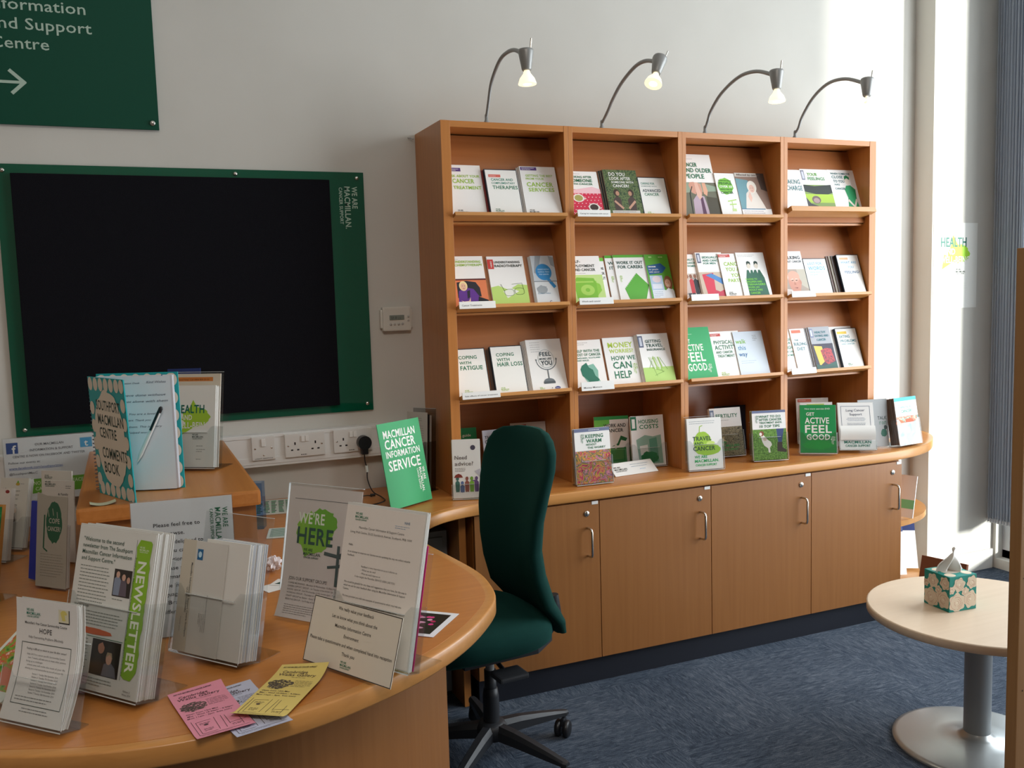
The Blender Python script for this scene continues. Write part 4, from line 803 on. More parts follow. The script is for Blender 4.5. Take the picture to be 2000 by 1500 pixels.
# ================================================================ HOLDERS AND LEAFLETS ON THE COUNTER
def P3(bl, z, yaw, tilt, depth=0):
    """frame at a leaflet's lower left front corner, raised so that its back lower edge clears the surface"""
    return Matrix.Translation((bl[0], bl[1], z+.0048+(depth+.007)*math.sin(rad(max(tilt, 0))))) @ Matrix.Rotation(rad(yaw), 4, 'Z') @ Matrix.Rotation(-rad(tilt), 4, 'X')
def holder(M, w, hb, hf, d, tilt, label, m=ACR, notch=True, foot=.07, tall_sides=True):
    o = empty('leaflet_holder'); o.matrix_world = M; tag(o, label, 'leaflet holder')
    t_ = .0022; x0, x1 = -.003, w+.003
    MB().box((x0, d+.0012, -.0025), (x1, d+.0012+t_, hb)).build('back_panel', m, o)
    if notch:       # front lip cut with a raised shoulder at each end
        pts = [(x0, -.0025), (x1, -.0025), (x1, hf+.018), (x1-.012, hf+.018), (x1-.02, hf+.010), (x1-.028, hf), (x0+.028, hf), (x0+.02, hf+.010), (x0+.012, hf+.018), (x0, hf+.018)]
    else: pts = [(x0, -.0025), (x1, -.0025), (x1, hf), (x0, hf)]
    MB().prism([(p[0], p[1]) for p in pts], 0, t_, M=Matrix.Translation((0, -.0012, 0)) @ Matrix.Rotation(rad(90), 4, 'X')).build('front_panel', m, o)
    hs = hf+.018 if notch else hf
    MB().box((x0-.0018, -.0034, -.0025), (x0-.0002, d+.0034, hs)).build('side_panel', m, o)
    MB().box((x1+.0002, -.0034, -.0025), (x1+.0018, d+.0034, hs)).build('side_panel', m, o)
    MB().box((x0, -.0034, -.0043), (x1, d+.0034, -.0026)).build('base_panel', m, o)
    e = MB(); e.box((x0, -.0036, -.0044), (x1, -.0030, -.0024)).box((x0+.028, -.0036, hf-.0008), (x1-.028, -.0010, hf+.0003)).box((x0-.0019, -.0036, 0), (x0-.0011, -.0030, hs)).box((x1+.0011, -.0036, 0), (x1+.0019, -.0030, hs)).box((x0, d+.001, hb-.0006), (x1, d+.0036, hb+.0004))
    e.build('bright_edges', ACRE, o)
    if foot:
        F = Matrix.Translation((0, d+.0036, -.0043)) @ Matrix.Rotation(rad(tilt), 4, 'X')
        MB().box((x0, 0, 0), (x1, foot, .002), M=F).box((x0, foot-.0008, 0), (x1, foot, .0024), M=F).build('foot', m, o)
    return o
def leaf(M, w, h, art, label, dy=0, th=.0012, dz=0, dx=0, warp=None, name='leaflet', cat='leaflet', group=None, cover=WC):
    Mx = M @ Matrix.Translation((dx, dy, dz))
    if warp:
        nz = 14; mb = MB()
        mb.grid(lambda u, v: (u*w, warp(u*w, v*h), v*h), 6, nz).grid(lambda u, v: ((1-u)*w, warp((1-u)*w, v*h)+th, v*h), 6, nz)
        for s_ in (0, w): mb.grid(lambda u, v, s_=s_: (s_, warp(s_, v*h)+th*u, v*h), 1, nz, 0, False)
        mb.box((0, warp(0, 0), 0), (w, warp(0, 0)+th, .0004)).box((0, warp(0, h), h-.0004), (w, warp(0, h)+th, h))
    else: mb = MB().box((0, 0, 0), (w, th, h))
    o = mb.build(name, mat(cover, .5, name='leaflet_paper')); o.matrix_world = Mx; tag(o, label, cat, group)
    if art: print_on(o, art, (0, 0, 0), warp)
    return o
def pile(M, w, h, d, label, dy=.0016, dx=0, dz=0, n=14, cols=('#d9d8d3', '#c7c5bf'), seed=1, fan=.002, warp=None):
    """the sheets behind the front one, too many to count"""
    rn = random.Random(seed); mb = MB(); 
    for i in range(n):
        y0 = dy+d*i/n; y1 = dy+d*(i+.86)/n; a, b2, c2 = rn.uniform(-fan, fan), rn.uniform(-fan, fan), rn.uniform(-fan*1.2, fan*.6)
        if warp:
            K = 8
            for j in range(K):
                z0, z1 = h*j/K, (h+c2)*(j+1)/K if j == K-1 else h*(j+1)/K
                q0, q1 = warp(0, z0), warp(0, h*(j+1)/K)
                mb.add([(a, y0+q0, z0), (w+b2, y0+q0, z0), (w+b2, y1+q0, z0), (a, y1+q0, z0), (a, y0+q1, z1), (w+b2, y0+q1, z1), (w+b2, y1+q1, z1), (a, y1+q1, z1)], [(0, 3, 2, 1), (4, 5, 6, 7), (0, 1, 5, 4), (1, 2, 6, 5), (2, 3, 7, 6), (3, 0, 4, 7)], i % 2)
        else: mb.box((a, y0, 0), (w+b2, y1, h+c2), i % 2)
    o = mb.build('leaflet_pile', [mat(cols[0], .7, name='paper_edge'), mat(cols[1], .7, name='paper_edge')]); o.matrix_world = M @ Matrix.Translation((dx, 0, dz))
    tag(o, label, 'leaflets', kind='stuff'); return o
A_ = 'on the counter'
# keeping warm
YARN = noise_mat('yarn_print', ['#3a1a32', '#c02a66', '#d0a03a', '#2a5a3a', '#e08aa4', '#3a2a5a'], 30, 5, .45, dist=2.5, pos=[.3, .4, .48, .54, .62, .72])
M = P3((.462, -.392), ZT, -1.8, 6, .025)
a = A5(148, 208); a.r(0, 0, 148, 124, YARN).r(0, 196, 148, 208, '#6b7596').r(0, 124, 148, 126, '#d9d9d9').small(60, 201, 70, 1, 4, WH).lines([('KEEPING', 46, 172, 14, 74), ('WARM', 48, 154, 14, 64), ('WITHOUT', 46, 143, 8, 44), ('THE WORRY', 52, 131, 8, 76)], G).mac(26, 188, 1.5, G, -90)
leaf(M, .148, .208, a, 'booklet about keeping warm with a photo of colourful knitting wool, behind the chair', th=.003)
pile(M, .148, .208, .019, 'thick pile of booklets with a blue-grey top edge behind the keeping warm booklet', dy=.0035, cols=('#8b86a0', '#c9c5c0'), n=8)
holder(M, .148, .16, .085, .025, 6, 'clear holder with the keeping warm booklets', foot=.012)
# work and cancer, housing costs
M = P3((.690, -.120), ZT, -12, 8, .02)
a = A5(148, 206); a.r(0, 192, 148, 206, '#2f9a4a').p([(0, 150), (0, 192), (66, 192), (66, 176)], '#6fc04a').lines([('WORK AND', 40, 160, 15, 96), ('CANCER', 44, 140, 14, 80)], DK).p([(20, 10), (20, 70), (132, 76), (134, 12)], '#2a8a44').p([(70, 80), (96, 92), (112, 124), (140, 112), (132, 100), (112, 106), (102, 84)], '#1f6b3a').e(88, 80, 6, 10, '#e9e9e4').frame(24, 14, 130, 68, 2, '#7fc08a')
leaf(M, .148, .206, a, 'white and green booklet about work, standing in the bookcase behind the keeping warm booklet', th=.006)
holder(M, .148, .15, .075, .012, 8, 'clear holder with the work booklet inside the second bookcase', foot=.03)
M = P3((.816, -.205), ZT, -6, 8, .02)
a = A5(148, 208); a.r(0, 150, 26, 206, G).r(6, 158, 20, 196, WH).lines([('HOUSING', 36, 176, 16, 88), ('COSTS', 38, 154, 17, 86)], '#1f7f50').p([(20, 110), (60, 128), (96, 120), (132, 126), (136, 8), (30, 8)], '#8fb4a4').p([(34, 84), (70, 88), (74, 20), (40, 16)], '#e4e8e4').p([(78, 110), (112, 116), (118, 14), (80, 12)], '#5f9a84').blob(76, 34, 40, 26, '#147a44', 9, 30, .12).mac(48, 18, 2.6, '#0f6a3a')
leaf(M, .148, .208, a, 'booklet about housing costs with green blob drawings, in the second bookcase', th=.005)
pile(M, .148, .206, .010, 'few booklets behind the housing costs booklet', dy=.0055, n=3)
holder(M, .148, .15, .075, .018, 9, 'clear holder with the housing costs booklets', foot=.03)
# flat name card
nc = Matrix.Translation((.676, -.305, ZT+.0015)) @ Matrix.Rotation(rad(5.3), 4, 'Z')
o = MB().prism([(0, 0), (.210, 0), (.210, .001), (.0, .001)], 0, .001).build('name_card', PAPER)
bpy.data.objects.remove(o)
Mn = nc @ Matrix.Rotation(-rad(52), 4, 'X')
o = empty('name_card'); o.matrix_world = Mn; tag(o, 'white folded name card with dark lettering lying low on the counter between two holders', 'card')
MB().box((0, 0, 0), (.208, .0012, .068)).build('front_face', PAPER, o); F = Matrix.Translation((0, .0012, .0675)) @ Matrix.Rotation(-rad(72), 4, 'X')
MB().box((0, 0, -.001), (.208, .0012, .0), M=Matrix.Translation((0, 0, .068))).build('fold', PAPER, o)
a = Art(208, 68); a.mac(12, 20, 2.7, '#12231f').small(96, 50, 96, 2, 12, '#8a9aa8', 2.4).small(130, 22, 44, 1, 6, '#8ab0cf', 2.4); print_on(o, a, (0, 0, 0))
# travel and cancer
M = P3((.970, -.378), ZT, -10, 7, .022)
a = A5(148, 206); a.small(10, 192, 120, 2, 8, '#8899a0').blob(64, 108, 38, 44, '#a3cc45', 3, 26, .05).blob(86, 78, 56, 22, '#a3cc45', 4, 26, .06).lines([('TRAVEL', 22, 116, 17, 80), ('AND', 26, 98, 13, 40), ('CANCER', 22, 76, 17, 94)], '#1d4a3a').ln(52, 150, 54, 172, 3, '#a3cc45').ln(54, 172, 66, 176, 3, '#a3cc45').e(98, 104, 18, 8, '#c9e07a').lines([('WE ARE', 26, 46, 11, 54), ('MACMILLAN.', 26, 29, 12, 104), ('CANCER SUPPORT', 28, 14, 9, 92)], '#2dbb6c')
leaf(M, .148, .206, a, 'white booklet about travel with a lime suitcase shape, front of the third bookcase', th=.003)
pile(M, .148, .205, .014, 'pile of white booklets behind the travel booklet', dy=.0035, n=8)
holder(M, .148, .212, .10, .019, 7, 'clear holder with the travel booklets', foot=.012)
# fertility
STRAW = noise_mat('straw_print', ['#1a1712', '#6b6048', '#b8ac88', '#2a251c', '#96896a'], (60, 25, 130), 6, .5, dist=3, pos=[.34, .44, .52, .58, .68])
M = P3((1.215, -.200), ZT, -7, 12, .03)
a = A5(148, 206); a.r(0, 0, 148, 124, STRAW).r(0, 148, 20, 198, '#6c7a96').r(5, 154, 15, 190, '#c9cfdc').t('FERTILITY', 28, 164, 16, G, 104).small(30, 152, 90, 1, 4, '#999999').p([(20, 84), (36, 66), (48, 40), (54, 64), (72, 60), (56, 72), (58, 86), (46, 74)], '#cdb88a').lines([('WE ARE', 22, 54, 9, 44), ('MACMILLAN.', 22, 38, 11, 108), ('CANCER SUPPORT', 24, 22, 9, 96)], '#1fa04e')
leaf(M, .148, .206, a, 'booklet about fertility with a photo of straw, behind and between the travel and dog booklets', th=.003)
pile(M, .148, .205, .012, 'few booklets behind the fertility booklet', dy=.0035, n=4)
holder(M, .148, .16, .09, .019, 12, 'clear holder with the fertility booklets')
# ten top tips
TURF = noise_mat('turf_print', ['#3a5a24', '#5f8a36', '#7fa84e'], 160, 3, .5)
M = P3((1.312, -.345), ZT, -14, 7, .03)
a = A5(148, 206); a.r(0, 0, 148, 128, TURF).r(0, 196, 148, 206, '#6b7596').lines([('WHAT TO DO', 30, 176, 10, 96), ('AFTER CANCER', 30, 163, 10, 100), ('TREATMENT ENDS', 30, 151, 8, 100), ('10 TOP TIPS', 32, 135, 11, 88)], G).mac(14, 186, 1.4, G, -90)
a.p([(104, 128), (138, 128), (126, 70), (110, 70)], '#3b4a78').p([(106, 72), (128, 72), (128, 48), (146, 38), (144, 28), (104, 34)], '#3f332c').p([(34, 100), (46, 104), (64, 84), (78, 74), (82, 62), (72, 50), (74, 30), (66, 30), (64, 48), (48, 60), (40, 76)], '#e4ddd6').e(38, 110, 10, 11, '#8a4a32').e(34, 108, 6, 7, '#f0e9e2').e(52, 86, 8, 7, '#c9b2a4')
leaf(M, .148, .206, a, 'booklet with ten top tips and a photo of a small white dog on grass', th=.003)
pile(M, .148, .205, .022, 'pile of booklets with a green edge behind the dog booklet', dy=.0035, n=6, cols=('#7d8a62', '#9aa384'))
holder(M, .148, .16, .095, .027, 7, 'clear holder with the ten top tips booklets', foot=.015)
# get active on the counter
M = P3((1.578, -.318), ZT, -34, 12, .035)
a = Art(148, 206); a.r(0, 0, 148, 206, '#18934f').t('Now more exercise DVD', 20, 186, 7, '#e9f3ec', 104, 0, .4, .15).lines([('GET', 26, 160, 14, 34), ('ACTIVE', 20, 126, 26, 100), ('FEEL', 20, 86, 34, 110), ('GOOD.', 26, 56, 24, 104)], WH).blob(72, 34, 62, 20, '#12a04a', 5, 30, .12).mac(128, 70, 1.5, WH, -90)
leaf(M, .148, .206, a, 'bright green get active booklet on the counter below the fourth bookcase', th=.003, cover='#18934f')
pile(M, .148, .205, .020, 'pile behind the bright green get active booklet', dy=.0035, n=6)
holder(M, .148, .15, .07, .027, 12, 'clear holder with the green get active booklets')
# lung cancer support leaflets, with a folded-over sheet
M = P3((1.757, -.362), ZT, -31, 20, .03)
a = Art(148, 206); a.frame(12, 40, 134, 192, 1.6, '#5b6a86').t('Lung Cancer', 34, 168, 11, '#4a5670', 78, 0, .2).t('Support', 48, 150, 11, '#4a5670', 52, 0, .2).small(30, 138, 88, 3, 6, '#7a86a0', 1.6, 5, True).small(30, 114, 88, 2, 6, '#5a6680', 1.6, 6, True).lines([('MACMILLAN', 18, 26, 12, 112), ('CANCER SUPPORT', 22, 11, 10, 104)], TE)
leaf(M, .148, .206, a, 'pale sheet about lung cancer support in a dark frame line, in a clear holder', th=.0012)
pile(M, .148, .208, .014, 'pile of pale sheets behind the lung cancer support sheet', dy=.0016, n=5)
def curlf(u, v): an = v*2.6; return (.002+u*.146, -.006-.013*math.sin(an)-.0, .040+v*.062)
o = MB().grid(curlf, 2, 12).grid(lambda u, v: (curlf(1-u, v)[0], curlf(1-u, v)[1]+.0006, curlf(1-u, v)[2]), 2, 12).build('folded_sheet', PAPER); o.matrix_world = M; tag(o, 'white sheet curling over the front of the lung cancer support holder', 'paper')
holder(M, .148, .13, .038, .018, 20, 'clear holder with the lung cancer support sheets', notch=False)
# booklets standing further back, in and beside the fourth bookcase
M = P3((1.745, -.105), ZT, -22, 8, .01)
a = A5(148, 208); a.r(6, 190, 70, 204, '#dd7a66').small(12, 197, 50, 1, 4, WH)
leaf(M, .148, .208, a, 'white booklet with a salmon flash standing at the back of the fourth bookcase', th=.006, name='booklet', cat='booklet')
M = P3((1.700, -.185), ZT, -20, 8, .01)
leaf(M, .148, .198, A5(148, 198).r(30, 180, 110, 192, '#b9cf6a'), 'white booklet with a lime flash just in front of the salmon one', th=.006, name='booklet', cat='booklet')
M = P3((1.60, -.165), ZT, 40, 6, .01)
a = A5(148, 210); a.blob(90, 150, 36, 30, '#2fa05a', 3, 24, .08).p([(50, 20), (56, 90), (136, 96), (142, 16)], '#8fd0b0').blob(100, 60, 30, 26, '#3fb070', 5, 24, .1)
for i in range(3): a.r(64, 30+i*22, 128, 40+i*22, '#d9efe2')
leaf(M, .148, .21, a, 'white booklet with a green bag drawing, seen beside the post of the fourth bookcase', th=.005, name='booklet', cat='booklet')
M = P3((1.330, -.055), ZT, -10, 4, .01)
a = A5(148, 198); a.r(0, 0, 148, 198, '#141a30').small(34, 120, 70, 2, 10, '#2f3a60')
leaf(M, .148, .198, a, 'dark navy booklet in the shade at the back of the third bookcase', th=.008, name='booklet', cat='booklet', cover='#141a30')
M = P3((.330, -.095), ZT, -6, 9, .01)
a = A5(148, 208); a.r(14, 184, 66, 200, RD).small(20, 193, 40, 1, 4, WH).mac(90, 150, 1.3, G)
leaf(M, .148, .208, a, 'white booklet with a red flash behind the chair back, in the first bookcase', th=.006, name='booklet', cat='booklet')
M = P3((.040, -.075), ZT, -4, 9, .01)
a = A5(148, 204); a.r(0, 0, 148, 204, '#1f8a50').t('a guide', 78, 170, 11, WH, 46, 0, .4).t("to men's cancer", 20, 150, 11, WH, 108, 0, .4)
leaf(M, .148, .204, a, 'green booklet, a guide to men\'s cancer, behind the Need advice leaflet', th=.005, name='booklet', cat='booklet', cover='#1f8a50')
M = P3((.182, -.176), ZT, 4, 9, .01)
a = A5(148, 202); a.r(0, 0, 148, 202, '#b8bcc9').lines([('THE', 8, 170, 10, 34), ('CANCER', 8, 150, 14, 76), ('GUIDE', 8, 130, 15, 64)], DK).small(10, 112, 80, 3, 10, '#6a7086').p([(0, 90), (60, 80), (148, 30), (148, 0), (0, 0)], '#7a7fa0')
leaf(M, .148, .202, a, 'grey-blue booklet titled The cancer guide, partly behind the chair', th=.004, name='booklet', cat='booklet', cover='#b8bcc9')
M = P3((.236, -.222), ZT, -14, 9, .02)
a = A5(148, 205); a.r(0, 0, 148, 205, '#2d9a72').t('Your guide', 16, 180, 9, WH, 70, 0, .4)
leaf(M, .148, .205, a, 'teal green booklet whose top shows just over the chair back', th=.010, name='booklet', cat='booklet', cover='#1a3a30')
M = P3((1.893, -.335), ZT, -9, 6, .01)
a = A5(148, 212); a.r(0, 0, 148, 212, '#9a9c9c').lines([('TALK', 96, 120, 15, 46, '#2a3a36'), ('IT OUT', 104, 98, 13, 34, '#1f6b4a')], '#1f6b4a').blob(126, 60, 15, 18, '#1f5a46', 3).blob(134, 84, 8, 10, '#2a3a36', 7)
leaf(M, .148, .212, a, 'grey card with dark green print standing at the end of the fourth bookcase', th=.002, name='card', cat='card', cover='#9a9c9c')
for i, (bx, by, yw, hh) in enumerate(((2.015, -.150, -6, .252), (2.035, -.185, -6, .232))):
    M = P3((bx, by), ZT, yw, 9, .02)
    a = A5(140, hh*1000); a.r(60, hh*1000-70, 140, hh*1000-56, '#49c07a').r(0, hh*1000-60, 50, hh*1000-44, '#2fa05a' if i == 0 else '#e9e9e4').e(70, hh*1000-42, 3, 8, '#c9463c')
    leaf(M, .14, hh, a, ['taller pale leaflet behind the spiral-bound book at the counter end', 'white spiral-bound book standing at the counter end'][i], th=.005, name=['leaflet', 'spiral_book'][i], cat=['leaflet', 'book'][i])
    if i:
        sb = bpy.data.objects[[o.name for o in bpy.data.objects if o.name.startswith('spiral_book')][0]]
        mb = MB()
        for j in range(22):
            z = .012+j*.0100; mb.tube([(.004+.006*math.cos(q), .003+.007*math.sin(q), z+.0004*q) for q in [2*math.pi*w2/10 for w2 in range(11)]], .0007, 5, cap=False)
        mb.build('spiral_binding', mat((.15, .15, .17), .4), sb)
holder(P3((2.008, -.212), ZT, -6, 9, .068), .172, .2, .12, .070, 9, 'tall clear holder with the leaflets at the counter end')
HP = noise_mat('hands_print', ['#2f5f74', '#7fb0a8', '#b8643c', '#d99a84', '#9fd0b0', '#8a3f2c'], (26, 26, 26), 3, .45, dist=1.2, pos=[.34, .42, .48, .54, .62, .70])
M = P3((2.055, -.405), ZT, 7, 10, .05)
a = A5(148, 208); a.r(0, 0, 148, 124, HP).r(0, 192, 148, 208, '#4fc0d9').r(0, 124, 148, 192, WH).t('AFFECTED BY', 36, 160, 8, '#5fb0a8', 74).t('CANCER?', 38, 140, 13, '#3f9a84', 74).mac(22, 178, 1.2, '#7fc0b0', -90)
for q in ((20, 96, 26, 14, '#c06a40'), (84, 100, 30, 12, '#b8552f'), (52, 64, 20, 24, '#8fc0a8'), (112, 70, 22, 20, '#7fb89a'), (70, 28, 24, 26, '#7fd0b0'), (118, 24, 18, 16, '#c98a7a')): a.blob(q[0], q[1], q[2], q[3], q[4], int(q[0]), 20, .18)
leaf(M, .148, .208, a, 'booklet with a turquoise top and a photo of hands, at the counter end', th=.003)
pile(M, .148, .207, .045, 'thick brown-edged pile behind the turquoise-topped booklet', dy=.0035, n=13, cols=('#5a4438', '#7a6658'))
holder(M, .148, .14, .095, .051, 10, 'clear holder with the turquoise-topped booklets')

# left of the bookcase: green sign, need advice leaflets, grey holder
M = P3((-.269, -.432), ZT, 30.6, 10.5, .003)
a = Art(210, 297); a.r(0, 0, 210, 297, '#1f9a58').lines([('MACMILLAN', 22, 244, 27, 158), ('CANCER', 22, 206, 33, 152), ('INFORMATION', 20, 176, 23, 170), ('SERVICE', 24, 130, 36, 160)], WH).mac(158, 122, 3.8, WH, -90)
leaf(M, .21, .297, a, 'bright green sign card with chunky white lettering leaning on the counter', th=.002, name='sign_card', cat='sign', cover='#1f9a58')
M = P3((-.022, -.368), ZT, -20, 6, .02)
a = Art(99, 210); a.e(74, 180, 9, 9, '#4f4a5c').t('Need', 8, 139, 14, '#6a5f5c', 44, 0, .5).t('advice?', 8, 117, 14, '#6a5f5c', 66, 0, .5).small(8, 106, 42, 3, 5, '#7a706c').p([(78, 96), (99, 104), (99, 70)], '#c9c6d0')
for cx, c1, hh in ((16, '#3f6f66', 66), (33, '#5a6f9c', 50), (50, '#94564a', 66), (67, '#77a83c', 66), (84, '#6a4f80', 66)):
    a.p([(cx-7, hh*.42), (cx-8, hh*.85), (cx, hh), (cx+8, hh*.85), (cx+7, hh*.42)], c1).p([(cx-6, 22), (cx-6.5, hh*.45), (cx+6.5, hh*.45), (cx+6, 22), (cx+1, 22), (cx, hh*.36), (cx-1, 22)], c1).e(cx, hh+4, 5.5, 7, c1)
a.p([(4, 74), (10, 84), (20, 88), (30, 84), (36, 74)], '#8a3a30').p([(66, 64), (82, 64), (84, 54)], '#6a4f80')
leaf(M, .099, .21, a, 'white leaflet titled Need advice? with a row of five coloured figures', th=.003)
pile(M, .099, .209, .008, 'pile of white leaflets behind the Need advice? leaflet', dy=.0035, n=6)
holder(M, .099, .20, .05, .0125, 6, 'clear holder with the Need advice? leaflets', notch=False, foot=.012)
Mh = P3((-.128, -.118), ZT, -55, 4, .05)
holder(Mh, .10, .305, .165, .050, 4, 'grey tinted tall leaflet holder against the left side of the bookcase', m=ACRG, foot=.02)
a = Art(95, 290); a.small(14, 268, 60, 2, 8, '#777777').small(16, 240, 66, 12, 9, '#8a8a8a', 1.4)
leaf(Mh, .095, .292, a, 'grey-white printed sheet standing in the grey tinted holder', th=.002, dx=.002, dy=.008, cover='#bdbbb4')
leaf(Mh, .092, .285, None, 'black-edged booklet behind the sheet in the grey tinted holder', th=.007, dx=.006, dy=.014, cover='#1b1b1d', name='booklet', cat='booklet')
leaf(Mh, .092, .280, None, 'pale booklet at the back of the grey tinted holder', th=.010, dx=.004, dy=.026, cover='#a9a6a0', name='booklet', cat='booklet')

# ================================================================ ON THE RAISED COUNTER BOX
ZS = ZT+.2485
cbk = empty('comments_book'); cbk.matrix_world = Matrix.Translation((-1.150, -.835, ZS)); tag(cbk, 'turquoise and cream polka dot comments book standing open on the raised counter box', 'book')
TQ, CR = '#17a3a8', '#dcd6c6'
def dots(a, w, h, col, rx=13, ry=17):
    for i in range(int(w/27)+1):
        for cy, o2 in ((h-6, 0), (4, 10)): a.e(min(w-rx-.5, max(rx+.5, 14+i*30+o2)), max(ry+.5, min(h-ry-.5, cy)), rx, ry, col)
    for j in range(1, int(h/44)): a.e(w-rx-.5, j*46+8, rx, ry, col).e(rx+.5, j*46-6, rx, ry, col)
def leafobj(name, w, h, th, M, col, parent, art=None, back=None):
    o = MB().box((0, 0, .0), (w, th, h)).build(name, mat(col, .5, name='cover_board')); o.parent = parent; o.matrix_parent_inverse = Matrix.Identity(4); o.matrix_basis = M
    if art: print_on(o, art, (0, 0, 0))
    return o
a = Art(205, 303); dots(a, 205, 303, CR); a.blob(103, 150, 84, 122, CR, 2, 44, .035)
for tx, y, hc, w2 in (('SOUTHPORT', 222, 26, 134), ('MACMILLAN', 186, 26, 144), ('CENTRE', 152, 26, 96), ('COMMENTS', 100, 28, 138), ('BOOK', 62, 28, 84)): a.t(tx, 38+(222-y)*.08, y, hc, '#16382e', w2, -1.5)
leafobj('front_cover', .205, .303, .003, Matrix.Translation((0, -.012, 0)) @ Matrix.Rotation(rad(-66), 4, 'Z') @ Matrix.Rotation(rad(2), 4, 'X'), TQ, cbk, a)
a = Art(212, 303); dots(a, 212, 303, CR)
Mp = Matrix.Translation((.002, .012, 0)) @ Matrix.Rotation(rad(-24), 4, 'Z')
leafobj('back_cover', .214, .305, .003, Mp @ Matrix.Translation((0, .018, 0)), TQ, cbk, a)
pg_ = MB()
for i in range(9): pg_.box((.004, .0015+i*.0017, .003), (.205-.0006*(i % 3), .0030+i*.0017, .2985-.0005*(i % 2)))
o = pg_.build('page_block', mat((.74, .76, .82), .6, name='ruled_paper')); o.parent = cbk; o.matrix_basis = Mp
# the open page, bowing out slightly, with handwriting
wf = lambda x, z: -.004-.012*math.sin(min(1, x/.2)*math.pi)
o = MB().grid(lambda u, v: (.004+u*.198, wf(u*.198, 0), .003+v*.295), 12, 2).grid(lambda u, v: (.202-u*.198, wf(.198-u*.198, 0)+.0006, .003+v*.295), 12, 2).build('open_page', mat((.74, .76, .82), .6)); o.parent = cbk; o.matrix_basis = Mp
HW = Art(200, 295); INK = '#4a5268'
for ln_, x, y, hc, w2 in (('for the Information Desk', 34, 276, 4.5, 90), ('Kind Wishes', 140, 277, 6, 48), ('I would have done without', 36, 244, 6, 150), ('you are not alone with them', 34, 228, 6, 156), ('for the job. You are a lovely', 36, 196, 5, 128), ('welcome support. Thank you', 34, 180, 5, 112), ('for your kindness. This is a very', 36, 163, 5, 136), ('needed and helped words', 36, 148, 5, 108)): HW.t(ln_, x, y, hc, INK, w2, 0, 0, .35)
e = empty('e'); HW.build(e, lambda x, z: wf(x, z)-.0003)
for c2 in list(e.children):
    c2.name = 'handwriting'; c2.parent = cbk; c2.matrix_basis = Mp @ Matrix.Translation((.004, 0, .003))
bpy.data.objects.remove(e)
o = MB().box((.180, -.0060, .001), (.1835, -.0052, .300)).build('elastic_band', mat('#2f4f9c', .6)); o.parent = cbk; o.matrix_basis = Mp
mb = MB()
for j in range(30):
    z = .008+j*.0099; mb.tube([(.0+.009*math.cos(q), .002+.013*math.sin(q), z+.0003*q) for q in [2*math.pi*w2/12 for w2 in range(13)]], .0009, 5, cap=False)
o = mb.build('spiral_binding', mat((.12, .14, .2), .35, .6)); o.parent = cbk
pen = empty('ballpoint_pen'); pen.matrix_world = Matrix.Translation((-1.150, -.835, ZS)) @ Mp @ Matrix.Translation((.176, -.024, .205)) @ Matrix.Rotation(rad(27), 4, 'Y')
tag(pen, 'white ballpoint pen with a black clip hanging on the open page of the comments book', 'pen')
MB().lathe([(.0012, -.142), (.004, -.128), (.0052, -.12), (.0052, -.01), (.0046, 0)], 14).build('pen_barrel', WHITEP, pen)
MB().bbox((-.003, -.009, -.050), (.003, -.0055, .006), .001).lathe([(.0052, 0), (.0054, .012), (.003, .016)], 14).build('pen_clip', BLACKP, pen)
o = MB().box((0, 0, 0), (.060, .0003, .03)).build('note', mat('#cfd3b8', .7)); bpy.data.objects.remove(o)
nt_ = MB().grid(lambda u, v: (u*.058, v*.034, .0006+.006*abs(u-.5)*abs(u-.5)*4), 8, 2).grid(lambda u, v: ((1-u)*.058, v*.034, .0003+.006*abs(u-.5)*abs(u-.5)*4), 8, 2).build('note_slip', mat('#c9cdb0', .7)); nt_.matrix_world = Matrix.Translation((-1.168, -1.022, ZS+.0003)) @ Matrix.Rotation(rad(4), 4, 'Z')
tag(nt_, 'small pale green slip of paper lying under the comments book', 'paper')
# health and well-being leaflets
M = P3((-.978, -.610), ZS, -34, 10, .03)
def health(w, h):
    a = Art(w, h); s = w/148; y = h-82*s
    a.blob(88*s, y-10*s, 44*s, 28*s, '#a8cf3c', 6, 30, .10).p([(50*s, y-30*s), (40*s, y-64*s), (84*s, y-38*s)], '#a8cf3c').p([(64*s, y+10*s), (78*s, y+40*s), (96*s, y+10*s)], '#a8cf3c')
    a.t('HEALTH', 22*s, y+2*s, 24*s, '#11695a', 92*s).t('AND', 40*s, y-18*s, 15*s, WH, 36*s).t('WELL-BEING', 22*s, y-42*s, 18*s, WH, 108*s).mac(78*s, y-74*s, 1.55*s, '#12342c'); return a
a = health(148, 236); a.small(92, 50, 30, 2, 6, '#999999').small(92, 22, 24, 1, 6, '#999999').small(92, 60, 30, 1, 6, '#999999')
leaf(M, .148, .236, a, 'white health and well-being leaflet with a lime splash, right of the comments book', th=.002)
pile(M, .148, .235, .022, 'pile of white leaflets behind the health and well-being leaflet', dy=.0025, n=8)
a = Art(148, 272); a.r(0, 0, 148, 272, '#d9cdbb').r(6, 250, 124, 262, '#cf7d3c').t('Need Help? Call 0808 808 00 00', 12, 253, 4.5, '#6a3a1a', 100, 0, .2).small(80, 230, 50, 4, 7, '#8a8070')
leaf(M, .148, .272, a, 'beige leaflet with an orange strip rising behind the health leaflets', th=.003, dy=.026, cover='#d9cdbb')
holder(M, .15, .278, .10, .032, 10, 'clear holder with the health leaflets on the raised counter box', notch=True)
M = P3((-.96, -.42), ZS, -20, 6, .01)
leaf(M, .10, .275, None, 'dark blue leaflet edge just showing behind the comments book', th=.004, cover='#1c2f6a')

# ================================================================ ON THE RECEPTION DESK
def C(w, h): return Art(w, h)
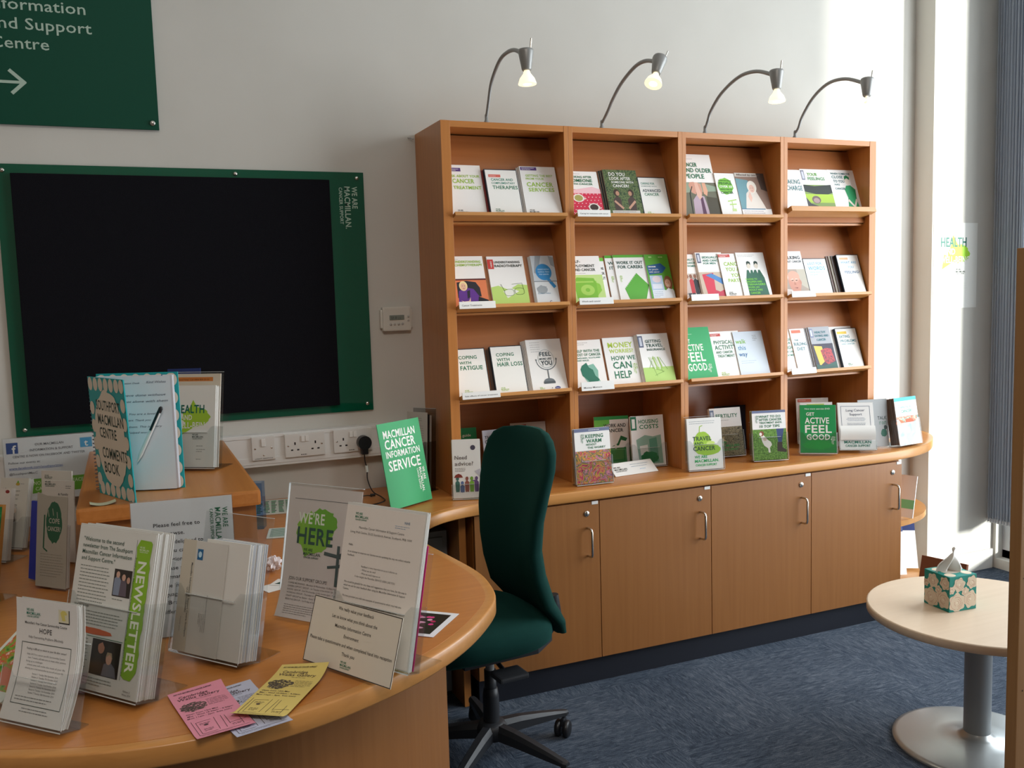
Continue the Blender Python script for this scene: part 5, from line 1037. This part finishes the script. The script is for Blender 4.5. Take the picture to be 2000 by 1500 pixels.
# support course leaflet, curling forward at the foot
wc = lambda x, z: .014*math.sin(min(1, z/.21)*math.pi)
M = P3((-1.312, -1.628), ZT, -46, 15, .032)
a = C(148, 208); a.mac(26, 176, 1.5, TE).r(104, 172, 130, 196, '#2a2a2a').r(104, 174, 128, 196, '#e6e1c4').e(116, 186, 9, 9, '#e3d77a')
a.t("Macmillan's free Cancer Survivorship Course", 22, 164, 4.4, '#444444', 102, 0, .4).t('HOPE', 58, 150, 9, '#555555', 30, 0, .2).t('Help Overcoming Problems Effectively', 32, 140, 4.2, '#666666', 84, 0, 0)
a.frame(16, 28, 136, 132, 1.1, '#555f5a', 6)
a.t('Finding it difficult to return to your life after cancer?', 30, 120, 3.4, '#555555', 96, 0, .3)
for i, tx in enumerate(('Help 2013 is a cancer specific Survivorship Course', 'over 7 weeks will take you to meet other patients', 'facing up to challenges', 'where you will make the most of your life', 'allowing you to feel looked-after by yourself and your life')): a.t(tx, 32+(i % 2)*3, 111-i*6, 2.9, '#777777', 92 if i != 2 else 40, 0, 0)
for i in range(7): a.t('Session %s: Tuesday %s 2014' % ('1234567'[i], ('30th September', '7th October', '14th October', '21st October', '4th November', '11th November', '18th November')[i]), 52, 79-i*5.2, 2.9, '#666666', 62, 0, 0)
a.small(24, 40, 96, 2, 5, '#888888', 1.3).small(30, 22, 94, 2, 5, '#888888', 1.3, 8, True)
leaf(M, .148, .208, a, 'white course leaflet headed HOPE, foremost on the desk at the left, curling at the foot', th=.0006, warp=wc)
pile(M, .148, .207, .016, 'white sheets piled behind the foremost course leaflet at the left', dy=.0018, n=9, warp=wc)
holder(M, .150, .14, .075, .034, 15, 'clear holder with the curling course leaflets', foot=.02)
# newsletter
M = P3((-1.222, -1.518), ZT, -51, 14, .05)
a = C(210, 297)
for i, tx in enumerate(('"Welcome to the second', 'newsletter from The Southport', 'Macmillan Cancer Information', 'and Support Centre."')): a.t(tx, 16, 270-i*12, 7.5, '#3a5a4c', (112, 138, 138, 94)[i], 0, .35)
a.small(16, 222, 86, 11, 6.4, '#8a8f88', 1.6).r(112, 176, 160, 226, '#3a3430').p([(114, 178), (114, 208), (124, 216), (132, 206), (132, 178)], '#8a94a8').p([(130, 178), (132, 206), (142, 212), (148, 200), (150, 178)], '#6a5f6a').e(123, 216, 5, 6, '#d0a894').e(139, 212, 5, 6, '#d0a894').e(152, 208, 4.5, 6, '#c79a86').small(114, 170, 44, 1, 5, '#8a8f88', 1.3)
a.t('How we can help', 14, 148, 4.6, '#3a4a44', 40, 0, .4).small(14, 140, 140, 5, 5.6, '#8a8f88', 1.5).blob(70, 106, 58, 6, '#d2622c', 3, 26, .10).r(60, 96, 158, 97, G)
a.r(78, 30, 156, 94, '#17130f').p([(84, 32), (88, 66), (104, 74), (112, 34)], '#2c2622').e(104, 80, 9, 11, '#b98268').p([(94, 84), (98, 94), (112, 92), (114, 80), (106, 90)], '#14100e').p([(112, 31), (116, 52), (132, 58), (146, 48), (152, 31)], '#6a6a74').e(128, 62, 8, 10, '#d0a28a').p([(119, 64), (122, 74), (134, 74), (138, 62), (130, 71)], '#a89478')
a.small(14, 90, 56, 10, 6.4, '#8a8f88', 1.5).small(64, 22, 84, 3, 5.6, '#8a8f88', 1.5).ln(163, 30, 163, 284, .8, '#4a5a52')
rn_ = random.Random(3); a.p([(165+rn_.uniform(-1.5, 1.5), 40+i*11) for i in range(22)]+[(172, 285), (200, 284)]+[(203+rn_.uniform(-2, 2), 280-i*11) for i in range(22)]+[(190, 33), (172, 34)], '#8fbf33').mac(172, 262, 1.1, '#e4efd0').t('NEWSLETTER', 173, 246, 22, '#eef4e2', 200, -90, 1.1).t("Southport Macmillan Cancer Information & Support Centre's", 164.5, 252, 4.2, '#4f7a22', 214, -90, .2).t('Edition 2', 176, 12, 3.4, '#666666', 18, 0, .2).t('Winter 2014', 174, 6, 3.4, '#666666', 22, 0, .2)
leaf(M, .21, .297, a, 'white newsletter with NEWSLETTER down a lime strip, standing behind the HOPE leaflet', th=.0012, cover=(.76, .76, .72))
pile(M, .21, .300, .040, 'thick pile of newsletters, their white edges showing at the right', dy=.0016, n=16, fan=.0022)
holder(M, .212, .25, .155, .044, 14, 'clear holder with the thick pile of newsletters')
# envelopes in a wide holder
M = P3((-1.019, -1.445), ZT, -52, 13, .06)
a = C(100, 226); a.t('Macmillan Information & Support Centre, Southport', 30, 180, 5, '#555555', 150, -90, .3).t('QUESTIONNAIRE', 24, 130, 4, '#555555', 52, -90, .3).t('When you are complete, please return it in the envelope attached', 42, 196, 3.2, '#777777', 150, -90, .1).t('Thank you', 14, 70, 3, '#777777', 30, -90, .1).t('FIRST CLASS MAIL', 56, 140, 3.4, '#8a8a8a', 48, -90, .1)
for tx, x, y, w2 in (('Macmillan Cancer', 52, 60, 32), ('PO Box', 62, 52, 16)): a.t(tx, x, y, 3, '#999999', w2, -90)
leaf(M, .10, .226, a, 'cream form with sideways print at the left of the wide envelope holder', dy=.0018, th=.002, cover='#cfc7b6')
a = C(90, 224); a.r(6, 188, 22, 210, '#2a6a9a').blob(14, 199, 5, 6, '#bfe0f0', 4).small(40, 96, 1, 1, 1, '#888888')
for i, (tx, w2) in enumerate((('Macmillan Cancer Information & Support Centre', 74), ('Living Well Centre', 36), ('Scarisbrick Avenue', 36), ('Southport', 26), ('PR8 1NW', 22))): a.t(tx, 46-i*4.6, 120-(0 if i == 0 else 38), 2.6, '#7d7d7d', w2, -90, .1)
leaf(M, .088, .226, a, 'white envelope with a small blue square stamp, in front of the wide pile', dy=.0, dx=.040, th=.0014, cover='#d6d3cc', name='envelope', cat='envelope')
pile(M, .118, .232, .050, 'thick pile of white envelopes standing at the right of the wide holder', dy=.0045, dx=.066, n=16, fan=.0016, cols=('#e2e0da', '#bfc4cc'))
holder(M, .188, .285, .118, .055, 13, 'wide clear holder full of envelopes, its back panel standing tall', notch=True, foot=.06)
# we're here sign
wv = lambda x, z: -.016*(1-min(1, z/.10))**2
M = P3((-.780, -1.312), ZT, -51.5, 12, .02)
a = C(210, 297); a.r(18, 268, 176, 269.2, '#6a6a6a').blob(84, 196, 54, 46, '#86ba3c', 12, 40, .10).blob(104, 218, 40, 32, '#6fae35', 5, 30, .12).p([(50, 160), (60, 138), (90, 156)], '#86ba3c')
a.t("WE'RE", 34, 214, 25, '#e9eedd', 76).t('HERE', 34, 168, 38, '#2f5348', 104).mac(56, 136, 2.2, '#2a4438')
SG = '#4a5a58'
a.r(152, 82, 160, 172, SG).ln(116, 152, 178, 146, 8, SG).ln(158, 150, 182, 162, 7, SG).ln(128, 122, 180, 130, 6, SG).ln(158, 128, 180, 134, 5, SG)
a.t('JOIN OUR SUPPORT GROUPS!', 20, 84, 7.5, '#5a5652', 112, 0, .1)
for i, tx in enumerate(('COFFEE MORNINGS - Mondays & Wednesdays 10.30am to 12.30', 'CARERS SUPPORT GROUP - 1st Tuesday of the month 1pm - 3pm', 'SOCIAL GROUP - 2nd Wednesday of the month 2pm - 4pm', 'WORKING GROUP - Thursdays or Wednesdays 1.30pm', 'CRAFT GROUP for Better - Every Thursday 10.30am', 'BREATHE GROUP - 1st Friday of the month 2pm at')): a.t(tx, 20, 75-i*7.2, 3.9, '#77706a', (150, 148, 140, 128, 124, 120)[i], 0, .1)
a.small(20, 28, 120, 5, 4.6, '#8a837c', 1.2)
leaf(M, .21, .297, a, "We're here poster with a lime splash and a grey signpost, behind the questionnaires", th=.0008, warp=wv, cover=(.66, .60, .56), name='poster', cat='poster')
sh = empty('sign_holder'); sh.matrix_world = M; tag(sh, "clear upright sign holder round the We're here poster", 'sign holder')
gr = lambda y: (lambda u, v: (-.003+u*.216, wv(0, max(0, v*.3))+y, v*.303))
MB().grid(gr(-.0022), 1, 18).build('front_sheet', ACR, sh); MB().grid(gr(.0030), 1, 18).build('back_sheet', ACR, sh)
MB().box((-.003, -.0024, .3025), (.213, .0032, .3035)).box((-.0036, -.0024, .06), (-.0028, .0032, .303)).build('bright_edges', ACRE, sh)
MB().box((-.003, .0, 0), (.213, .075, .002), M=Matrix.Translation((0, -.016, -.002)) @ Matrix.Rotation(rad(12), 4, 'X')).build('foot', ACR, sh)
# questionnaires
M = P3((-.724, -1.592), ZT, -57.5, 14.5, .03)
a = C(210, 297); a.mac(26, 268, 1.6, G).t('NHS', 160, 274, 5, '#5a7a9a', 14, 0, .5).small(136, 268, 42, 2, 4, '#8aa0b8', 1)
a.t('Macmillan Cancer Information & Support Centre', 40, 252, 4.8, '#6a6662', 122, 0, 0).t('Living Well Centre, 53-55 Scarisbrick Avenue, Southport, PR8 1NW', 18, 242, 4.6, '#6a6662', 166, 0, 0).t('Hello,', 18, 216, 4, '#6a6662', 12)
for y, tx, w2, bo in ((202, 'In an attempt to improve our Service we are updating the way we collect valuable', 168, .35), (195, 'feedback.', 20, .35), (176, 'Feedback is very important to us as it informs us', 96, 0), (169, '- What we do well', 40, 0), (162, '- What we could improve on', 54, 0), (155, 'It also targets the Macmillan SERVICE USERS LIKE YOU', 108, 0), (141, 'We would be grateful for any ideas and suggestions that you have, for the way in', 168, .3), (134, 'which we ask for your feedback after using the Macmillan Information & Support', 166, .3), (127, 'Centre.', 16, .3), (113, 'We have provided you with two examples of questionnaires which may help you.', 160, .1), (99, 'You may like to use some of the following questions when thinking about', 150, .2), (92, 'feedback:', 18, .2), (82, '1. How long should the feedback form be?', 78, 0), (75, '2. What questions should you like to be asked?', 90, 0), (68, '3. Do you prefer multiple choice questions or to comment in your own words?', 140, 0)):
    cxx = 18 if y not in (176, 169, 162, 155) else (46 if y == 155 else 60); a.t(tx, cxx, y, 3.9, '#6f6b66', w2, 0, bo)
leaf(M, .21, .297, a, 'printed questionnaire letter standing in a clear holder at the middle of the desk', th=.0012, cover='#e8dfd6', dz=.002)
pile(M, .212, .304, .014, 'white sheets piled behind the questionnaire letter', dy=.0016, n=7, fan=.002)
leaf(M, .212, .240, None, 'magenta sheet whose edge shows behind the questionnaires', th=.0016, dy=.0175, cover='#b81f6a')
holder(M, .214, .225, .105, .026, 14.5, 'clear holder with the questionnaires and the magenta sheet')
M = P3((-.777, -1.596), ZT, -61, 18.5, .002)
a = C(250, 130); a.frame(.3, .3, 249.7, 129.7, 1.6, '#3a3430')
for tx, y, w2 in (('We really value your feedback', 114, 100), ('Let us know what you think about the', 97, 128), ('Macmillan Information Centre', 80, 102), ('Environment', 64, 42), ('Please take a questionnaire and when completed hand into reception', 47, 232), ('Thank you', 31, 36)): a.ctr(tx, y, 6.6, '#3f3a34', w2, .25)
a.mac(108, 8, 1.35, G)
leaf(M, .250, .130, a, 'laminated card with a thin dark border asking for feedback, leaning on the questionnaire holder', th=.0012, cover='#e2d9c9', name='card', cat='card')
# please feel free to browse
M = P3((-1.081, -1.322), ZT, -6, 6, .003)
a = C(210, 297)
for tx, y, w2, cx in (('Please feel free to', 240, 96, 92), ('browse.', 221, 42, 86), ('We will be delighted to', 202, 118, 86), ('help. If you can\'t find', 183, 114, 86), ('the information you need', 164, 126, 86), ('please ask.', 145, 58, 86), ('The information is also', 126, 116, 86), ('available in different', 107, 108, 86), ('languages. And', 88, 76, 86), ('Braille', 70, 40, 86), ('and different formats', 50, 108, 86)): a.ctr(tx, y, 8.6, '#2f2f33', w2, .6, cx)
a.mac(162, 272, 3.7, '#12704c', -90)
leaf(M, .21, .297, a, 'white notice reading Please feel free to browse, standing behind the newsletters', th=.0015, name='notice', cat='notice', cover=(.74, .75, .78))
sh = empty('sign_holder'); sh.matrix_world = M; tag(sh, 'clear flat sign holder over the Please feel free notice', 'sign holder')
MB().box((-.002, -.0028, -.001), (.212, -.0014, .300)).build('front_sheet', ACR, sh); MB().box((-.002, .0028, -.001), (.212, .0042, .300)).build('back_sheet', ACR, sh)
MB().box((-.002, 0, 0), (.212, .07, .002), M=Matrix.Translation((0, .0044, -.0035)) @ Matrix.Rotation(rad(6), 4, 'X')).build('foot', ACR, sh)
# flyers lying on the desk
def flyer(col, x, y, yaw, z, lab, w=.099, h=.21, lift=.012, seed=1, ink='#4a3a3c', lf=None):
    mtn = Matrix.Translation((x, y, z)) @ Matrix.Rotation(rad(yaw), 4, 'Z')
    f = lf or (lambda X, Y: .0008+lift*max(0, (Y/h-.72)/.28)**2*(.35+.65*X/w)+lift*.35*max(0, (.12-Y/h)/.12)**2)
    mb = MB(); mb.grid(lambda u, v: (u*w, v*h, f(u*w, v*h)), 10, 22).grid(lambda u, v: ((1-u)*w, v*h, f((1-u)*w, v*h)-.0004), 10, 22)
    o = mb.build('flyer', mat(col, .6, name='flyer_paper')); o.matrix_world = mtn; tag(o, lab, 'flyer')
    a = Art(w*1000, h*1000)
    SM = noise_mat('flyer_picture', [col, '#5a5048', '#3c3430', col], 140, 4, .6, pos=[.36, .46, .58, .72])
    a.t('ART FOR MACMILLAN CANCER SUPPORT', 8, 197, 4.4, '#2f2226', 70, 0, .8).t('Cambridge', 14, 180, 8.5, ink, 52, 0, .1, .1).t('Walks Gallery', 10, 170, 9, ink, 76, 0, .1, .1).small(40, 165, 44, 1, 3, ink, .9)
    a.blob(30, 136, 24, 20, SM, seed, 24, .16).small(54, 152, 38, 5, 6, ink, 1.2)
    a.t('Open from 12th May', 8, 104, 4.6, ink, 56, 0, .4).t('May - Wed 10.30am - 4.30pm', 8, 95, 4.6, ink, 80, 0, .4).t('Mon 11am - 3pm  free entry', 6, 86, 4.6, ink, 78, 0, .4)
    for q in ((8, 12, 8, 74), (14, 18, 14, 66), (44, 20, 46, 72), (56, 20, 58, 72), (64, 34, 94, 36), (64, 30, 64, 70), (14, 66, 40, 68), (84, 16, 84, 50), (8, 12, 92, 10), (14, 18, 40, 18)): a.ln(*q, .8, ink)
    a.e(28, 50, 4, 2.6, ink).small(18, 58, 20, 2, 4, ink, 1).small(20, 34, 18, 3, 4, ink, 1).small(66, 26, 18, 2, 4, ink, 1).small(10, 6, 80, 1, 3, ink, .8)
    e = empty('e')
    a2 = a
    for items, nm, base in ((a.pic, 'cover_picture', 0), (a.txt, 'title_lettering', len(a.pic))):
        mb = MB(); ms = []
        for i, (vs, fs, c) in enumerate(items):
            mm = c if isinstance(c, bpy.types.Material) else mat(c, .6, name='print_ink')
            if mm not in ms: ms.append(mm)
            mb.add([(X/1000, Y/1000, f(X/1000, Y/1000)+.0003+.00002*(base+i)) for X, Y in vs], fs, ms.index(mm))
        mb.build(nm, ms, o)
    bpy.data.objects.remove(e); return o
flyer('#b9bcd0', -.935, -1.868, 13, ZT+.0006, 'pale lilac flyer under the pink and yellow ones', lift=.004, seed=4)
flyer('#dd8fa2', -.997, -1.853, -3+1.5+14-2, ZT+.0030, 'pink gallery flyer lying at the front of the desk', lift=.008, seed=3)
flyer('#ddc672', -.938, -1.790, -34, ZT+.0062, 'yellow gallery flyer lying across the pink one', lift=.016, seed=5)
# photo print sticking out behind the questionnaires
ph = MB().box((0, 0, 0), (.21, .148, .0006)).build('photo_print', mat((.80, .82, .85), .4)); ph.matrix_world = Matrix.Translation((-.400, -1.478, ZT+.001)) @ Matrix.Rotation(rad(138), 4, 'Z') @ Matrix.Translation((-.0, -.0, 0))
tag(ph, 'white-bordered photo print with pink shapes on black, right of the questionnaires', 'photo')
mb = MB(); mb.box((.014, .014, .0007), (.196, .134, .0009), 0)
rn = random.Random(4)
for i in range(26):
    x, y = rn.uniform(.03, .15), rn.uniform(.03, .11); n = 8
    mb.add([(x+.013*math.cos(2*math.pi*j/n)*(1 if i % 2 else .5), y+.006*math.sin(2*math.pi*j/n), .00095+.00001*i) for j in range(n)], [tuple(range(n))], 1+i % 3)
mb.build('picture', [mat('#17150f', .3), mat('#d83a86', .4), mat('#e8a6c4', .4), mat('#b81f5a', .4)], ph)
# small things on the far part of the desk
sc = MB().box((0, 0, 0), (.16, .22, .004)).build('booklet', mat('#cfd6cf', .5)); sc.matrix_world = Matrix.Translation((-.70, -.245, ZT+.001)) @ Matrix.Rotation(rad(-8), 4, 'Z'); tag(sc, 'green and white printed booklet lying by the wall behind the poster', 'booklet')
mb = MB(); rn = random.Random(8)
for i in range(9):
    for j in range(6):
        mb.box((.008+j*.025, .012+i*.022, .0041), (.008+j*.025+rn.uniform(.012, .02), .020+i*.022+.006, .0043), (i+j) % 2)
mb.build('cover_picture', [mat('#1f8a50', .5), mat('#4a6a5a', .5)], sc)
sc = MB().box((0, 0, 0), (.085, .12, .003)).build('card', mat('#cdd8d4', .5)); sc.matrix_world = Matrix.Translation((-.705, -.575, ZT+.001)) @ Matrix.Rotation(rad(-12), 4, 'Z'); tag(sc, 'small white card with rows of green print beside the raised counter box', 'card')
mb = MB()
for i in range(9): mb.box((.008, .012+i*.0115, .0031), (.072-.01*(i % 3), .017+i*.0115, .0033))
mb.build('printed_rows', mat('#1f6b4a', .5), sc)
bh = MB().bbox((0, 0, 0), (.075, .045, .15), .003).build('plastic_wallet', acrylic('blue_tinted_plastic', (.45, .62, .85))); bh.matrix_world = Matrix.Translation((-.765, -.42, ZT+.001)) @ Matrix.Rotation(rad(-20), 4, 'Z') @ Matrix.Rotation(rad(0), 4, 'X'); tag(bh, 'blue tinted clear plastic pot beside the right side of the raised counter box', 'holder')
rn = random.Random(2)
def crum(u, v):
    th_, ph_ = u*2*math.pi, (v-.5)*math.pi; r = .017*(1+.32*math.sin(th_*5+ph_*3)+.22*math.sin(th_*9-ph_*4)); return (r*math.cos(ph_)*math.cos(th_), r*math.cos(ph_)*math.sin(th_), .020+r*.9*math.sin(ph_))
cr = MB().grid(crum, 28, 14, 0, False).build('crumpled_wrapper', mat((.75, .70, .72), .25, name='clear_film')); cr.location = (-.735, -.93, ZT+.0035); tag(cr, 'small crumpled clear wrapper on the desk between holder and poster', 'wrapper')
for i, (x, y, yw, w2, h2, lab) in enumerate(((-.775, -1.11, 20, .07, .06, 'small white paper corner lying left of the poster'), (-.765, -1.05, -35, .07, .05, 'white slip with dark green print left of the poster'))):
    o = MB().box((0, 0, 0), (w2, h2, .0006)).build('paper_slip', PAPER); o.matrix_world = Matrix.Translation((x, y, ZT+.001+.001*i)) @ Matrix.Rotation(rad(yw), 4, 'Z'); tag(o, lab, 'paper')
    if i: MB().prism([(.01, .01), (.03, .008), (.055, .02), (.06, .04), (.035, .042), (.02, .03)], .0007, .0008).build('print', mat('#16463c', .5), o)
# far left group
M = Matrix.Translation((-1.452, -.068, .850)) @ Matrix.Rotation(-rad(2), 4, 'X')
a = C(297, 210); a.r(8, 160, 42, 196, '#2f4f90').t('f', 24, 161, 27, WH, 13, 0, .9).r(168+58, 164, 262, 196, '#4fa3cf').t('t', 238, 168, 22, WH, 12, 0, 1)
for tx, y, hc, w2, cx in (('OUR MACMILLAN', 182, 8, 84, 134), ('INFORMATION & SUPPORT', 164, 8, 128, 140), ('CENTRE IS NOW ON FACEBOOK AND TWITTER', 146, 7.5, 214, 132)): a.ctr(tx, y, hc, '#5f5f66', w2, .2, cx)
a.t('Follow our events at:', 12, 126, 7.5, '#5f5f66', 92, 0, .1).t('www.facebook.com/southportmac', 12, 108, 7.5, '#4a66a8', 158, 0, .1).r(12, 105.6, 170, 106.6, '#4a66a8').t('@SouthportMacC', 12, 90, 7.5, '#5f5f66', 82, 0, .1)
a.r(72, 24, 236, 72, '#6fae35').t('NO ONE SHOULD FACE', 80, 52, 12, '#dfeac8', 148, 0, .7).t('CANCER ALONE', 84, 33, 12, '#dfeac8', 112, 0, .7)
leaf(M, .297, .21, a, 'social media notice with blue icons fixed to the wall trunking at the left edge', th=.0015, name='notice', cat='notice', cover=(.74, .74, .74))
fs_ = MB().box((-.003, -.003, -.003), (.300, -.0015, .213)).build('clear_sleeve', ACR); fs_.matrix_world = M; tag(fs_, 'clear plastic sleeve over the social media notice', 'sleeve')
M = P3((-1.470, -.30), ZT, -36, 14, .03)
a = C(99, 208); a.blob(62, 190, 7, 5, '#b89a3c', 3).small(72, 190, 20, 1, 3, '#999999').e(62, 196, 3, 4, '#7ab03c')
for i in range(9): a.ln(18+8*math.cos(i*.7), 166+8*math.sin(i*.7), 18+12*math.cos(i*.7), 166+12*math.sin(i*.7), 2.4, '#6a6a62')
a.small(46, 168, 40, 1, 3, '#8a8a86', 2).small(50, 156, 30, 1, 3, '#8a8a86', 2).small(46, 144, 34, 1, 3, '#8a8a86', 2)
a.p([(0, 30), (0, 140), (66, 128), (60, 96), (66, 80), (48, 60), (54, 34)], noise_mat('grey_photo', ['#4a4640', '#8a8478', '#c9c4b8'], 60, 3, .5)).e(60, 110, 8, 8, '#d9c8b8')
leaf(M, .099, .208, a, 'tall white leaflet with a grey photo at the back left of the desk', th=.003, cover='#d2cfc4')
pile(M, .099, .207, .020, 'pile behind the tall white leaflet with the grey photo', dy=.0035, n=7)
holder(M, .099, .12, .075, .028, 14, 'clear holder with the tall white leaflets at the back left')
M = P3((-1.500, -.43), ZT, -36, 12, .03)
a = C(99, 205); a.r(0, 0, 99, 205, '#d9d3ca').e(88, 196, 7, 5, '#8a2f2a')
leaf(M, .099, .205, a, 'pale leaflet by the left edge behind the green one', th=.018, cover='#d3cdc4')
holder(M, .10, .15, .10, .020, 12, 'clear holder by the left edge with the pale leaflet', foot=.06)
M = P3((-1.515, -.62), ZT, -38, 12, .03)
a = C(120, 200); a.r(0, 0, 120, 200, noise_mat('green_photo', ['#0f4a2a', '#1f8a4a', '#3fa85a'], 40, 3, .4)).r(0, 194, 120, 200, '#b8843c').small(60, 150, 50, 6, 8, '#bfe0b8', 2)
leaf(M, .12, .20, a, 'green leaflet with an orange edge, cut by the left edge of the picture', th=.012, cover='#b07a3c')
M = P3((-1.53, -.80), ZT, -40, 12, .03)
a = C(148, 205); a.r(0, 0, 148, 205, '#cfd0c6').r(144, 0, 148, 205, '#3f6a4a')
leaf(M, .148, .205, a, 'white leaflet with a green border, nearest at the left edge of the picture', th=.003, cover='#cfd0c6')
holder(M, .15, .16, .09, .012, 12, 'clear holder at the left edge with the green bordered leaflet', foot=.07)
M = P3((-1.325, -.47), ZT, -38, 4, .02)
a = C(105, 245); a.mac(12, 228, 1.2, '#1f4a3c').t('Free Will Writing', 22, 200, 6, '#b0605a', 70, 0, 0)
leaf(M, .105, .252, a, 'tall white leaflet with rounded top behind the grey telephone card', th=.004, cover='#d6d0c6')
M = P3((-1.318, -.52), ZT, -38, 4, .02)
a = C(105, 232); a.mac(8, 214, 1.6, '#1f4a3c').small(78, 216, 20, 2, 6, '#7a7a76').t('& Family', 52, 190, 7, '#4a4a4a', 34, 0, .3)
leaf(M, .105, .232, a, 'white leaflet with dark green lettering just behind the grey telephone card', th=.004, cover='#d6d0c6')
M = P3((-1.345, -.690), ZT, -57, 7, .012)
a = C(99, 208); a.r(0, 0, 99, 208, '#2238a8').t('Lo', 34, 182, 12, WH, 18, 0, .6)
leaf(M, .099, .208, a, 'bright blue leaflet standing left of the grey telephone card', th=.006, cover='#2238a8')
M = P3((-1.322, -.775), ZT, -46, 7, .02)
a = C(108, 244); a.p([(0, 0), (108, 0), (108, 226), (54, 232), (0, 244)], '#a8a498').blob(62, 168, 28, 54, '#2f5f46', 6, 40, .05).ln(28, 186, 26, 100, 5, '#2f5f46').ln(26, 100, 40, 92, 4, '#2f5f46').t('COPE', 44, 166, 13, '#b5b1a4', 38).t('CANCER?', 40, 146, 12, '#b5b1a4', 46)
for q in ((40, 200, 44, 182), (56, 204, 60, 186), (72, 196, 74, 180)): a.ln(*q, 2, '#a8a498')
a.small(16, 84, 84, 9, 7, '#8f8b80', 1.6)
leaf(M, .108, .236, a, 'grey card with a big dark green telephone, left of the newsletters', th=.0012, name='card', cat='card', cover='#a8a498')
pile(M, .10, .160, .018, 'white sheets in the holder behind the grey telephone card', dy=.002, n=6)
M = P3((-1.395, -1.475), ZT, -48, 60, .006)
VG = noise_mat('salad_print', ['#2f6a24', '#7aa83c', '#c94a2c', '#e6dfc8'], 70, 3, .45)
a = C(120, 190); a.r(0, 0, 120, 190, '#d9dcd2').r(8, 20, 114, 150, VG).p([(50, 70), (100, 60), (112, 34), (66, 30)], '#c96a4a').p([(76, 90), (112, 110), (112, 80)], '#c9d84a')
for i in range(13): a.r(6+i*8.6, 181, 9+i*8.6, 188, '#4a4a44')
leaf(M, .12, .19, a, 'spiral bound recipe booklet with a salad photo leaning at the lower left edge', th=.006, name='booklet', cat='booklet', cover='#d9dcd2')

# wall poster on the pier
o = MB().box((0, 0, 0), (.292, .0006, .415)).build('poster', mat((.82, .83, .80), .5)); o.location = (2.5545, -.1166, 1.349); tag(o, 'health and well-being poster with a lime splash taped on the bright wall by the window', 'poster')
a = Art(292, 415); s = 1.0
a.blob(166, 265, 74, 46, '#a6dc3c', 6, 34, .10).p([(70, 262), (56, 190), (150, 236)], '#a6dc3c').p([(110, 290), (128, 358), (170, 296)], '#a6dc3c')
a.t('HEALTH', 48, 300, 46, '#11695a', 170).t('AND', 62, 262, 30, WH, 80).t('WELL-BEING', 44, 222, 32, WH, 196).mac(150, 166, 2.7, '#12342c').small(60, 120, 180, 4, 12, '#dfe2dc', 2)
print_on(o, a, (0, 0, 0))

# things on the corner shelves
M = P3((2.085, -.30), .420, -70, 14, .01)
leaf(M, .12, .19, Art(120, 190).r(0, 40, 120, 80, '#7fd09a').mac(14, 52, 2, G), 'pale green and white leaflet on the middle corner shelf', th=.006)
M = P3((2.05, -.20), .105, -20, 14, .01)
leaf(M, .21, .25, Art(210, 250).r(0, 200, 210, 250, '#26407a').small(20, 180, 150, 6, 10, '#8aa0c0'), 'white and navy leaflet standing on the bottom corner shelf', th=.008)
M = P3((2.26, -.17), .105, -30, 20, .01)
leaf(M, .12, .24, Art(120, 240).r(0, 180, 120, 240, '#2a3a70'), 'second navy-topped leaflet on the bottom corner shelf, nearer the window', th=.006)
o = MB().bbox((0, 0, 0), (.20, .018, .27), .002).build('picture_board', mat('#7a4a32', .5, name='brown_board')); o.matrix_world = Matrix.Translation((2.09, -.46, .0035)) @ Matrix.Rotation(rad(-75), 4, 'Z') @ Matrix.Rotation(rad(-14), 4, 'X'); tag(o, 'brown board leaning on the floor against the corner shelves', 'board')
